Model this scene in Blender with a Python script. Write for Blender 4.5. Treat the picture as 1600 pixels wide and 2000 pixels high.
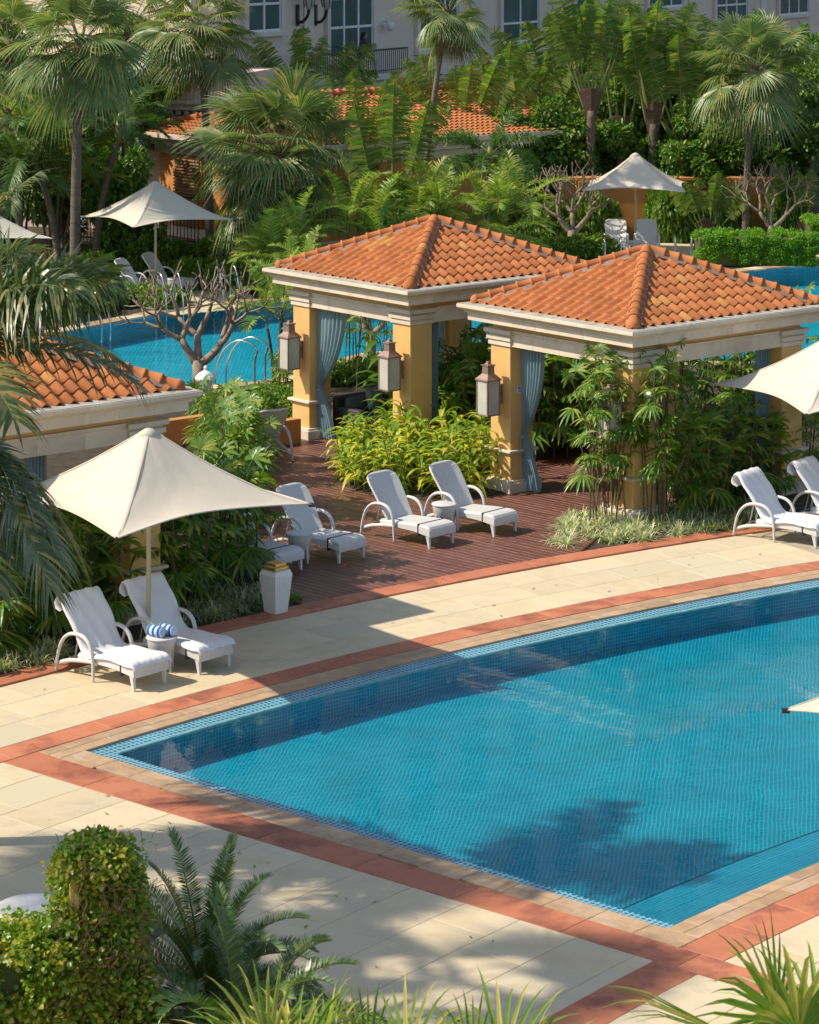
import bpy, bmesh, math, random
import numpy as np
from mathutils import Vector, Matrix

random.seed(7)
np.random.seed(7)
R = math.radians
SC = bpy.context.scene
COL = SC.collection
for o in list(bpy.data.objects):
    bpy.data.objects.remove(o)

# ------------------------------------------------------------------ camera
CAM_H, FOC, HZ = 10.5, 5250.0, -150.0        # eye height, focal length and horizon row (photo pixels)
cd = bpy.data.cameras.new('camera')
cam = bpy.data.objects.new('camera', cd)
COL.objects.link(cam)
cam.location = (0, 0, CAM_H)
cam.rotation_euler = (R(90), 0, 0)
cd.sensor_fit = 'HORIZONTAL'
cd.sensor_width = 36
cd.lens = FOC / 1600 * 36
cd.shift_y = (HZ - 1000) / 1600
cd.clip_start = 0.5
cd.clip_end = 4000
cd.dof.use_dof = True
cd.dof.focus_distance = 44
cd.dof.aperture_fstop = 6.5
SC.camera = cam

# ------------------------------------------------------------------ world, sun, exposure
SUN_DIR = Vector((-2.05, -0.20, 1.98)).normalized()       # towards the sun
w = bpy.data.worlds.new('World')
SC.world = w
w.use_nodes = True
nt = w.node_tree
bg = nt.nodes['Background']
sky = nt.nodes.new('ShaderNodeTexSky')
sky.sky_type = 'NISHITA'
sky.sun_disc = False
sky.sun_elevation = math.asin(SUN_DIR.z)
sky.sun_rotation = math.atan2(SUN_DIR.x, SUN_DIR.y)
nt.links.new(sky.outputs[0], bg.inputs[0])
bg.inputs[1].default_value = 0.15
sl = bpy.data.lights.new('sun', 'SUN')
sl.energy = 4.8
sl.angle = R(0.75)
sl.color = (1.0, 0.91, 0.77)
so = bpy.data.objects.new('sun', sl)
COL.objects.link(so)
so.rotation_euler = SUN_DIR.to_track_quat('Z', 'Y').to_euler()
so.location = (-30, 0, 40)
SC.view_settings.view_transform = 'Standard'
SC.view_settings.look = 'None'
SC.view_settings.gamma = 1
SC.view_settings.exposure = 0.26
SC.view_settings.use_curve_mapping = False
SC.render.engine = 'CYCLES'
SC.cycles.transparent_max_bounces = 12
SC.cycles.max_bounces = 6
SC.cycles.diffuse_bounces = 3
SC.cycles.glossy_bounces = 2


def G(px, py, h=0.0):
    """ground position (or position at height h) of a point measured in the photograph"""
    k = (CAM_H - h) / (py - HZ)
    return Vector(((px - 800) * k, FOC * k, h))


# ------------------------------------------------------------------ materials
def nodes_mat(name):
    m = bpy.data.materials.new(name)
    m.use_nodes = True
    n = m.node_tree.nodes
    for x in list(n):
        n.remove(x)
    out = n.new('ShaderNodeOutputMaterial')
    return m, n, m.node_tree.links, out


def coords(n, l, kind, rnd=True):
    tc = n.new('ShaderNodeTexCoord')
    if not rnd:
        return tc.outputs[kind]
    oi = n.new('ShaderNodeObjectInfo')
    mul = n.new('ShaderNodeMath'); mul.operation = 'MULTIPLY'; mul.inputs[1].default_value = 57.0
    l.new(oi.outputs['Random'], mul.inputs[0])
    add = n.new('ShaderNodeVectorMath'); add.operation = 'ADD'
    l.new(tc.outputs[kind], add.inputs[0]); l.new(mul.outputs[0], add.inputs[1])
    return add.outputs[0]


def mixc(n, l, fac, a, b):
    mx = n.new('ShaderNodeMix'); mx.data_type = 'RGBA'
    for sock, v in ((mx.inputs[0], fac), (mx.inputs[6], a), (mx.inputs[7], b)):
        if hasattr(v, 'is_linked') or hasattr(v, 'links'):
            l.new(v, sock)
        elif isinstance(v, tuple):
            sock.default_value = (*v[:3], 1)
        else:
            sock.default_value = v
    return mx.outputs[2]


def ramp(n, l, src, p0, p1):
    r = n.new('ShaderNodeMapRange')
    r.inputs[1].default_value = p0
    r.inputs[2].default_value = p1
    l.new(src, r.inputs[0])
    return r.outputs[0]


def noise_tex(n, l, vec, scale, detail=4, rough=0.6, stretch=None):
    if stretch:
        mp = n.new('ShaderNodeMapping'); mp.inputs['Scale'].default_value = stretch
        l.new(vec, mp.inputs[0]); vec = mp.outputs[0]
    t = n.new('ShaderNodeTexNoise')
    t.inputs['Scale'].default_value = scale
    t.inputs['Detail'].default_value = detail
    t.inputs['Roughness'].default_value = rough
    l.new(vec, t.inputs['Vector'])
    return t.outputs[0]


def pmat(name, c1, c2, scale=3.0, rough=0.7, bump=0.0, bscale=None, orand=0.0, spec=0.3, metal=0.0,
         coord='Object', stain=None, stain_scale=1.0, stain_amt=0.5, stain_lo=0.52, stain_hi=0.72, stretch=None, lo=0.35, hi=0.65, alt=None, alt_p=0.08):
    m, n, l, out = nodes_mat(name)
    b = n.new('ShaderNodeBsdfPrincipled')
    vec = coords(n, l, coord)
    f = ramp(n, l, noise_tex(n, l, vec, scale, stretch=stretch), lo, hi)
    c = mixc(n, l, f, c1, c2)
    if stain:
        g = coords(n, l, coord if coord != 'Object' else 'Object')
        s = ramp(n, l, noise_tex(n, l, g, stain_scale, 6, 0.65), stain_lo, stain_hi)
        mm = n.new('ShaderNodeMath'); mm.operation = 'MULTIPLY'; mm.inputs[1].default_value = stain_amt
        l.new(s, mm.inputs[0])
        c = mixc(n, l, mm.outputs[0], c, stain)
    if orand or alt:
        oi = n.new('ShaderNodeObjectInfo')
        if alt:
            gt = n.new('ShaderNodeMath'); gt.operation = 'LESS_THAN'; gt.inputs[1].default_value = alt_p
            l.new(oi.outputs['Random'], gt.inputs[0])
            c = mixc(n, l, gt.outputs[0], c, alt)
        hs = n.new('ShaderNodeHueSaturation')
        mul = n.new('ShaderNodeMath'); mul.operation = 'MULTIPLY'; mul.inputs[1].default_value = 7.31
        fr = n.new('ShaderNodeMath'); fr.operation = 'FRACT'
        l.new(oi.outputs['Random'], mul.inputs[0]); l.new(mul.outputs[0], fr.inputs[0])
        mr = n.new('ShaderNodeMapRange')
        mr.inputs[3].default_value = 1 - orand; mr.inputs[4].default_value = 1 + orand
        l.new(fr.outputs[0], mr.inputs[0]); l.new(mr.outputs[0], hs.inputs['Value'])
        l.new(c, hs.inputs['Color'])
        c = hs.outputs[0]
    l.new(c, b.inputs['Base Color'])
    b.inputs['Roughness'].default_value = rough
    b.inputs['Specular IOR Level'].default_value = spec
    b.inputs['Metallic'].default_value = metal
    if bump:
        bp = n.new('ShaderNodeBump'); bp.inputs['Strength'].default_value = bump; bp.inputs['Distance'].default_value = 0.02
        l.new(noise_tex(n, l, vec, bscale or scale * 4, 5, stretch=stretch), bp.inputs['Height'])
        l.new(bp.outputs[0], b.inputs['Normal'])
    l.new(b.outputs[0], out.inputs[0])
    return m


def lmat(name, c1, c2, c3=None, p3=0.2, trans=0.3, rough=0.42, spec=0.35, tr_gain=1.6):
    """leaf: colour differs from leaf to leaf and from plant to plant, some light shines through"""
    m, n, l, out = nodes_mat(name)
    b = n.new('ShaderNodeBsdfPrincipled')
    ge = n.new('ShaderNodeNewGeometry')
    oi = n.new('ShaderNodeObjectInfo')
    mx = n.new('ShaderNodeMath'); mx.operation = 'MULTIPLY_ADD'; mx.inputs[1].default_value = 0.6
    sc = n.new('ShaderNodeMath'); sc.operation = 'MULTIPLY'; sc.inputs[1].default_value = 0.4
    l.new(oi.outputs['Random'], sc.inputs[0])
    l.new(ge.outputs['Random Per Island'], mx.inputs[0]); l.new(sc.outputs[0], mx.inputs[2])
    c = mixc(n, l, mx.outputs[0], c1, c2)
    if c3:
        tc = n.new('ShaderNodeTexCoord')
        nz = noise_tex(n, l, coords(n, l, 'Object'), 2.2, 3)
        ad = n.new('ShaderNodeMath'); ad.operation = 'MULTIPLY_ADD'; ad.inputs[1].default_value = 0.45
        l.new(ge.outputs['Random Per Island'], ad.inputs[0]); l.new(nz, ad.inputs[2])
        f = ramp(n, l, ad.outputs[0], 0.92 - p3, 1.02 - p3)
        c = mixc(n, l, f, c, c3)
    l.new(c, b.inputs['Base Color'])
    b.inputs['Roughness'].default_value = rough
    b.inputs['Specular IOR Level'].default_value = spec
    t = n.new('ShaderNodeBsdfTranslucent')
    g = n.new('ShaderNodeMix'); g.data_type = 'RGBA'; g.blend_type = 'MULTIPLY'; g.inputs[0].default_value = 1
    l.new(c, g.inputs[6]); g.inputs[7].default_value = (tr_gain * 1.1, tr_gain * 1.25, tr_gain * 0.5, 1)
    l.new(g.outputs[2], t.inputs[0])
    ms = n.new('ShaderNodeMixShader'); ms.inputs[0].default_value = trans
    l.new(b.outputs[0], ms.inputs[1]); l.new(t.outputs[0], ms.inputs[2])
    l.new(ms.outputs[0], out.inputs[0])
    return m


def tile_mat(name, ca, cb, grout, size=0.05, mortar=0.006, rough=0.15):
    m, n, l, out = nodes_mat(name)
    b = n.new('ShaderNodeBsdfPrincipled')
    tc = n.new('ShaderNodeTexCoord')
    br = n.new('ShaderNodeTexBrick')
    br.offset = 0.0
    br.squash = 1.0
    br.inputs['Scale'].default_value = 1.0
    br.inputs['Brick Width'].default_value = size
    br.inputs['Row Height'].default_value = size
    br.inputs['Mortar Size'].default_value = mortar
    br.inputs['Mortar Smooth'].default_value = 0.1
    br.inputs['Color1'].default_value = (*ca, 1)
    br.inputs['Color2'].default_value = (*cb, 1)
    br.inputs['Mortar'].default_value = (*grout, 1)
    dn = n.new('ShaderNodeTexNoise'); dn.inputs['Scale'].default_value = 1.7; dn.inputs['Detail'].default_value = 3
    l.new(tc.outputs['Object'], dn.inputs['Vector'])
    dm = n.new('ShaderNodeVectorMath'); dm.operation = 'MULTIPLY_ADD'
    dm.inputs[1].default_value = (0.07, 0.07, 0)
    l.new(dn.outputs['Color'], dm.inputs[0]); l.new(tc.outputs['UV'], dm.inputs[2])
    l.new(dm.outputs[0], br.inputs['Vector'])
    nz = ramp(n, l, noise_tex(n, l, tc.outputs['Object'], 1.3, 4), 0.3, 0.7)
    hs = n.new('ShaderNodeHueSaturation')
    mr = n.new('ShaderNodeMapRange'); mr.inputs[3].default_value = 0.85; mr.inputs[4].default_value = 1.12
    l.new(nz, mr.inputs[0]); l.new(mr.outputs[0], hs.inputs['Value']); l.new(br.outputs[0], hs.inputs['Color'])
    l.new(hs.outputs[0], b.inputs['Base Color'])
    b.inputs['Roughness'].default_value = rough
    l.new(b.outputs[0], out.inputs[0])
    return m


def water_mat(name, tint, bump, scale, stretch=(1, 1, 1), gloss=1.0):
    m, n, l, out = nodes_mat(name)
    tc = n.new('ShaderNodeTexCoord')
    h1 = noise_tex(n, l, tc.outputs['Object'], scale, 3, 0.55, stretch)
    bp = n.new('ShaderNodeBump'); bp.inputs['Strength'].default_value = bump; bp.inputs['Distance'].default_value = 0.05
    l.new(h1, bp.inputs['Height'])
    fr = n.new('ShaderNodeFresnel'); fr.inputs[0].default_value = 1.33
    l.new(bp.outputs[0], fr.inputs['Normal'])
    mu = n.new('ShaderNodeMath'); mu.operation = 'MULTIPLY'; mu.inputs[1].default_value = gloss
    l.new(fr.outputs[0], mu.inputs[0])
    tr = n.new('ShaderNodeBsdfTransparent'); tr.inputs[0].default_value = (*tint, 1)
    gl = n.new('ShaderNodeBsdfGlossy'); gl.inputs['Roughness'].default_value = 0.03
    l.new(bp.outputs[0], gl.inputs['Normal'])
    ms = n.new('ShaderNodeMixShader')
    l.new(mu.outputs[0], ms.inputs[0]); l.new(tr.outputs[0], ms.inputs[1]); l.new(gl.outputs[0], ms.inputs[2])
    l.new(ms.outputs[0], out.inputs[0])
    return m


def fabric_mat(name, col, trans=0.25, weave=220, rough=0.9):
    m, n, l, out = nodes_mat(name)
    b = n.new('ShaderNodeBsdfPrincipled')
    vec = coords(n, l, 'Object')
    f = ramp(n, l, noise_tex(n, l, vec, 1.7, 5), 0.3, 0.75)
    c = mixc(n, l, f, col, tuple(x * 0.9 for x in col))
    l.new(c, b.inputs['Base Color'])
    b.inputs['Roughness'].default_value = rough
    b.inputs['Specular IOR Level'].default_value = 0.15
    bp = n.new('ShaderNodeBump'); bp.inputs['Strength'].default_value = 0.25; bp.inputs['Distance'].default_value = 0.03
    l.new(noise_tex(n, l, vec, 2.4, 3), bp.inputs['Height']); l.new(bp.outputs[0], b.inputs['Normal'])
    t = n.new('ShaderNodeBsdfTranslucent'); l.new(c, t.inputs[0])
    ms = n.new('ShaderNodeMixShader'); ms.inputs[0].default_value = trans
    l.new(b.outputs[0], ms.inputs[1]); l.new(t.outputs[0], ms.inputs[2]); l.new(ms.outputs[0], out.inputs[0])
    return m


def wicker_mat(name, col):
    m, n, l, out = nodes_mat(name)
    b = n.new('ShaderNodeBsdfPrincipled')
    tc = n.new('ShaderNodeTexCoord')
    wv = n.new('ShaderNodeTexWave'); wv.bands_direction = 'Y'
    wv.inputs['Scale'].default_value = 26; wv.inputs['Distortion'].default_value = 0.4
    l.new(tc.outputs['Object'], wv.inputs['Vector'])
    w2 = n.new('ShaderNodeTexWave'); w2.bands_direction = 'X'
    w2.inputs['Scale'].default_value = 30; w2.inputs['Distortion'].default_value = 0.4
    l.new(tc.outputs['Object'], w2.inputs['Vector'])
    mm = n.new('ShaderNodeMath'); mm.operation = 'MULTIPLY'
    l.new(wv.outputs['Fac'], mm.inputs[0]); l.new(w2.outputs['Fac'], mm.inputs[1])
    c = mixc(n, l, mm.outputs[0], tuple(x * 0.78 for x in col), col)
    l.new(c, b.inputs['Base Color'])
    bp = n.new('ShaderNodeBump'); bp.inputs['Strength'].default_value = 0.5; bp.inputs['Distance'].default_value = 0.004
    l.new(mm.outputs[0], bp.inputs['Height']); l.new(bp.outputs[0], b.inputs['Normal'])
    b.inputs['Roughness'].default_value = 0.55
    l.new(b.outputs[0], out.inputs[0])
    return m


def stripe_mat(name, ca, cb, scale):
    m, n, l, out = nodes_mat(name)
    b = n.new('ShaderNodeBsdfPrincipled')
    tc = n.new('ShaderNodeTexCoord')
    wv = n.new('ShaderNodeTexWave'); wv.bands_direction = 'X'; wv.inputs['Scale'].default_value = scale
    l.new(tc.outputs['Object'], wv.inputs['Vector'])
    f = ramp(n, l, wv.outputs['Fac'], 0.45, 0.55)
    l.new(mixc(n, l, f, ca, cb), b.inputs['Base Color'])
    b.inputs['Roughness'].default_value = 0.95
    l.new(b.outputs[0], out.inputs[0])
    return m


def glass_mat(name, col, rough=0.05):
    m, n, l, out = nodes_mat(name)
    b = n.new('ShaderNodeBsdfPrincipled')
    tc = n.new('ShaderNodeTexCoord')
    f = ramp(n, l, noise_tex(n, l, coords(n, l, 'Object'), 0.9, 3), 0.3, 0.7)
    l.new(mixc(n, l, f, col, tuple(x * 0.45 for x in col)), b.inputs['Base Color'])
    b.inputs['Roughness'].default_value = rough
    b.inputs['Specular IOR Level'].default_value = 0.6
    l.new(b.outputs[0], out.inputs[0])
    return m


M = {}
M['soil'] = pmat('soil', (0.035, 0.026, 0.016), (0.075, 0.055, 0.032), 6, 0.95, 0.6, 30, coord='Object', stain=(0.03, 0.045, 0.012), stain_scale=2.0)
M['joint'] = pmat('joint', (0.44, 0.37, 0.26), (0.36, 0.30, 0.21), 5, 0.95)
M['joint_dark'] = pmat('joint_dark', (0.03, 0.018, 0.014), (0.05, 0.03, 0.02), 5, 0.95)
M['tan'] = pmat('tan_stone', (0.575, 0.46, 0.285), (0.68, 0.565, 0.38), 1.6, 0.75, 0.14, 25, 0.055, stain=(0.40, 0.325, 0.22), stain_scale=1.6, stain_amt=0.55, stain_lo=.48, stain_hi=.68, alt=(0.575, 0.485, 0.325), alt_p=0.12)
M['red'] = pmat('red_stone', (0.51, 0.19, 0.10), (0.45, 0.155, 0.08), 1.8, 0.62, 0.1, 22, 0.12, stain=(0.23, 0.075, 0.05), stain_scale=1.5, stain_amt=0.7, stain_lo=0.50, stain_hi=0.63)
M['coping'] = pmat('coping_stone', (0.48, 0.31, 0.17), (0.36, 0.24, 0.15), 5, 0.7, 0.25, 40, 0.14, stain=(0.52, 0.42, 0.32), stain_scale=1.6, stain_amt=0.6)
M['deck'] = pmat('deck_wood', (0.165, 0.062, 0.042), (0.115, 0.042, 0.03), 2.2, 0.42, 0.2, 12, 0.16, stretch=(0.6, 9, 9), spec=0.45, stain=(0.23, 0.11, 0.08), stain_scale=1.2, stain_amt=0.4)
M['tile'] = tile_mat('pool_tile', (0.0, 0.12, 0.19), (0.0, 0.175, 0.245), (0.02, 0.38, 0.45), 0.052, 0.0085)
M['tile_wall'] = tile_mat('pool_wall_tile', (0.0, 0.14, 0.23), (0.0, 0.185, 0.28), (0.06, 0.38, 0.45), 0.052, 0.005)
M['tile_rim'] = tile_mat('pool_rim_tile', (0.0, 0.13, 0.26), (0.005, 0.22, 0.35), (0.27, 0.45, 0.49), 0.075, 0.012)
M['lip'] = pmat('pool_lip', (0.22, 0.42, 0.43), (0.13, 0.30, 0.33), 9, 0.3, coord='Object')
M['water'] = water_mat('pool_water', (0.60, 0.95, 1.0), 0.05, 2.2, gloss=0.16)
M['water2'] = water_mat('lagoon_water', (0.70, 0.97, 1.0), 0.55, 2.0, (0.6, 1.7, 1), gloss=0.55)
M['tile_far'] = tile_mat('lagoon_tile', (0.0, 0.33, 0.48), (0.0, 0.42, 0.56), (0.08, 0.60, 0.70), 0.10, 0.008)
M['yellow'] = pmat('yellow_render', (0.69, 0.42, 0.15), (0.63, 0.375, 0.13), 1.2, 0.85, 0.06, 60, 0.03, stain=(0.50, 0.27, 0.10), stain_scale=0.9, stain_amt=0.35)
M['orange'] = pmat('orange_render', (0.58, 0.25, 0.07), (0.50, 0.21, 0.06), 0.9, 0.85, 0.06, 50, stain=(0.40, 0.17, 0.06), stain_scale=0.8, stain_amt=0.4)
M['cream'] = pmat('cream_stone', (0.66, 0.56, 0.43), (0.58, 0.48, 0.36), 2.4, 0.75, 0.08, 40, 0.05, stain=(0.42, 0.35, 0.26), stain_scale=1.5, stain_amt=0.45)
M['cream_top'] = pmat('cream_stone_weathered', (0.46, 0.42, 0.35), (0.30, 0.27, 0.22), 5, 0.85, 0.1, 40, 0.05)
M['roof'] = pmat('roof_clay', (0.40, 0.135, 0.048), (0.48, 0.18, 0.065), 3.0, 0.85, 0.10, 40, 0.13, stain=(0.30, 0.115, 0.06), stain_scale=2.6, stain_amt=0.55, spec=0.15, alt=(0.55, 0.26, 0.085), alt_p=0.05)
M['mortar'] = pmat('roof_mortar', (0.34, 0.25, 0.18), (0.26, 0.18, 0.13), 8, 0.95, 0.3, 40)
M['under'] = pmat('roof_underlay', (0.10, 0.05, 0.03), (0.07, 0.035, 0.02), 4, 0.9)
M['bronze'] = pmat('lantern_bronze', (0.29, 0.19, 0.15), (0.22, 0.14, 0.115), 8, 0.45, 0.1, 60, metal=0.3, spec=0.5)
M['frost'] = pmat('frosted_glass', (0.50, 0.47, 0.39), (0.42, 0.41, 0.35), 3, 0.35, spec=0.5)
M['curtain'] = fabric_mat('curtain_cloth', (0.25, 0.36, 0.39), 0.3)
M['canopy'] = fabric_mat('canopy_cloth', (0.76, 0.68, 0.545), 0.22)
M['pole'] = pmat('pole_paint', (0.52, 0.42, 0.28), (0.47, 0.38, 0.25), 4, 0.4, spec=0.4)
M['wicker'] = wicker_mat('white_wicker', (0.72, 0.70, 0.66))
M['wicker_d'] = wicker_mat('dark_wicker', (0.045, 0.035, 0.03))
M['towel'] = fabric_mat('white_towelling', (0.80, 0.79, 0.80), 0.1)
M['stripe'] = stripe_mat('striped_towel', (0.02, 0.10, 0.33), (0.50, 0.62, 0.78), 3.4)
M['strap'] = pmat('black_strap', (0.02, 0.02, 0.025), (0.03, 0.03, 0.035), 5, 0.6)
M['white'] = pmat('white_paint', (0.74, 0.72, 0.68), (0.68, 0.66, 0.61), 3, 0.45, stain=(0.5, 0.46, 0.4), stain_scale=2, stain_amt=0.2)
M['gold'] = pmat('brushed_gold', (0.62, 0.42, 0.12), (0.50, 0.33, 0.09), 10, 0.35, metal=0.8, spec=0.5)
M['steel'] = pmat('polished_steel', (0.62, 0.62, 0.62), (0.5, 0.5, 0.5), 4, 0.18, metal=1.0)
M['cushion'] = fabric_mat('grey_cushion', (0.13, 0.12, 0.13), 0.0)
M['pillow'] = fabric_mat('sage_pillow', (0.26, 0.29, 0.22), 0.0)
M['facade'] = pmat('facade_stone', (0.72, 0.57, 0.45), (0.66, 0.52, 0.41), 0.5, 0.85, 0.05, 20, 0.03, stain=(0.44, 0.36, 0.29), stain_scale=0.35, stain_amt=0.35)
M['facade_trim'] = pmat('facade_trim', (0.70, 0.60, 0.50), (0.62, 0.53, 0.44), 0.8, 0.8, 0.05, 20)
M['pane'] = glass_mat('teal_glass', (0.03, 0.13, 0.13))
M['iron'] = pmat('black_iron', (0.015, 0.017, 0.022), (0.025, 0.027, 0.03), 6, 0.45)
M['louvre'] = pmat('louvre_wood', (0.23, 0.11, 0.045), (0.17, 0.08, 0.03), 3, 0.6, 0.2, 20, 0.1)
M['door'] = pmat('pale_door', (0.55, 0.56, 0.56), (0.48, 0.5, 0.5), 2, 0.5)
M['grey'] = pmat('grey_metal', (0.38, 0.38, 0.37), (0.32, 0.32, 0.31), 3, 0.4, metal=0.3)
M['trunk'] = pmat('palm_trunk', (0.20, 0.155, 0.115), (0.11, 0.08, 0.058), 5, 0.9, 0.8, 14, 0.12, stretch=(1, 1, 7))
M['trunk_d'] = pmat('palm_fibre', (0.085, 0.05, 0.03), (0.16, 0.10, 0.06), 8, 0.95, 0.9, 20, 0.1, stretch=(1, 1, 5))
M['bark'] = pmat('frangipani_bark', (0.30, 0.235, 0.17), (0.21, 0.16, 0.11), 7, 0.85, 0.5, 25, 0.06)
M['cane'] = pmat('cane', (0.17, 0.125, 0.055), (0.085, 0.06, 0.035), 10, 0.8, 0.5, 30, 0.15, stretch=(1, 1, 4))
M['petiole'] = pmat('petiole_green', (0.15, 0.19, 0.05), (0.22, 0.20, 0.07), 4, 0.5)
M['dead'] = lmat('dead_frond', (0.20, 0.13, 0.06), (0.30, 0.21, 0.10), None, 0, 0.15, 0.8, 0.1)
M['fan'] = lmat('fan_palm_leaf', (0.105, 0.165, 0.05), (0.22, 0.28, 0.115), (0.34, 0.30, 0.12), 0.12, 0.28, 0.4, 0.45)
M['areca'] = lmat('areca_leaf', (0.15, 0.23, 0.025), (0.26, 0.33, 0.05), (0.38, 0.34, 0.08), 0.16, 0.36, 0.4)
M['dark_palm'] = lmat('dark_palm_leaf', (0.05, 0.11, 0.022), (0.10, 0.17, 0.04), None, 0, 0.25, 0.42)
M['date'] = lmat('drooping_palm_leaf', (0.045, 0.085, 0.025), (0.11, 0.15, 0.048), (0.24, 0.22, 0.08), 0.12, 0.22, 0.35, 0.55)
M['trav'] = lmat('traveller_leaf', (0.075, 0.15, 0.022), (0.15, 0.23, 0.04), (0.28, 0.27, 0.08), 0.12, 0.38, 0.4)
M['rhapis'] = lmat('lady_palm_leaf', (0.065, 0.15, 0.014), (0.14, 0.24, 0.024), (0.29, 0.31, 0.045), 0.11, 0.3, 0.38, 0.45)
M['ginger'] = lmat('ginger_leaf', (0.12, 0.24, 0.02), (0.26, 0.34, 0.03), (0.56, 0.51, 0.05), 0.28, 0.33, 0.38)
M['ginger2'] = lmat('ginger_leaf_green', (0.06, 0.15, 0.014), (0.13, 0.23, 0.025), (0.34, 0.34, 0.05), 0.12, 0.33, 0.38)
M['lily'] = lmat('lily_turf_blade', (0.22, 0.27, 0.10), (0.42, 0.44, 0.24), (0.62, 0.60, 0.40), 0.26, 0.25, 0.45)
M['lily_d'] = lmat('lily_turf_blade_dark', (0.11, 0.16, 0.05), (0.24, 0.28, 0.12), (0.46, 0.46, 0.28), 0.2, 0.25, 0.45)
M['bush'] = lmat('bush_leaf', (0.05, 0.13, 0.014), (0.11, 0.21, 0.024), (0.20, 0.28, 0.04), 0.16, 0.28, 0.4)
M['bush_b'] = lmat('bush_leaf_bright', (0.06, 0.16, 0.014), (0.13, 0.24, 0.022), (0.26, 0.30, 0.05), 0.14, 0.3, 0.4)
M['hedge'] = lmat('hedge_leaf', (0.10, 0.25, 0.012), (0.19, 0.36, 0.024), None, 0, 0.3, 0.45)
M['ivy'] = lmat('ivy_leaf', (0.10, 0.21, 0.014), (0.22, 0.32, 0.024), (0.40, 0.36, 0.05), 0.2, 0.32, 0.35, 0.5)
M['vine'] = pmat('dry_vine', (0.20, 0.11, 0.05), (0.12, 0.065, 0.03), 9, 0.9)
M['cycad'] = lmat('cycad_leaf', (0.045, 0.105, 0.026), (0.10, 0.17, 0.04), (0.22, 0.25, 0.07), 0.1, 0.18, 0.32, 0.6)
M['strapleaf'] = lmat('near_palm_leaf', (0.10, 0.19, 0.025), (0.22, 0.30, 0.05), (0.42, 0.37, 0.10), 0.18, 0.3, 0.4)
M['litter'] = lmat('fallen_leaf', (0.22, 0.13, 0.05), (0.36, 0.25, 0.07), None, 0, 0.1, 0.7, 0.2)
M['core'] = pmat('inner_twigs', (0.06, 0.085, 0.018), (0.09, 0.10, 0.03), 8, 0.95)
M['sign'] = pmat('sign_white', (0.6, 0.62, 0.66), (0.55, 0.57, 0.62), 9, 0.4)
M['sign_b'] = pmat('sign_blue', (0.05, 0.10, 0.32), (0.06, 0.12, 0.36), 9, 0.4)
M['redplast'] = pmat('red_plastic', (0.60, 0.02, 0.02), (0.5, 0.015, 0.015), 4, 0.35)
M['skin'] = pmat('skin', (0.35, 0.20, 0.14), (0.32, 0.18, 0.12), 4, 0.6)
M['cloth_d'] = pmat('dark_cloth', (0.03, 0.03, 0.035), (0.045, 0.04, 0.045), 6, 0.9)
M['hair'] = pmat('dark_hair', (0.02, 0.015, 0.012), (0.03, 0.02, 0.015), 9, 0.7)
M['concrete'] = pmat('pale_plaster', (0.47, 0.43, 0.38), (0.40, 0.36, 0.31), 2, 0.85)


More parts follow.
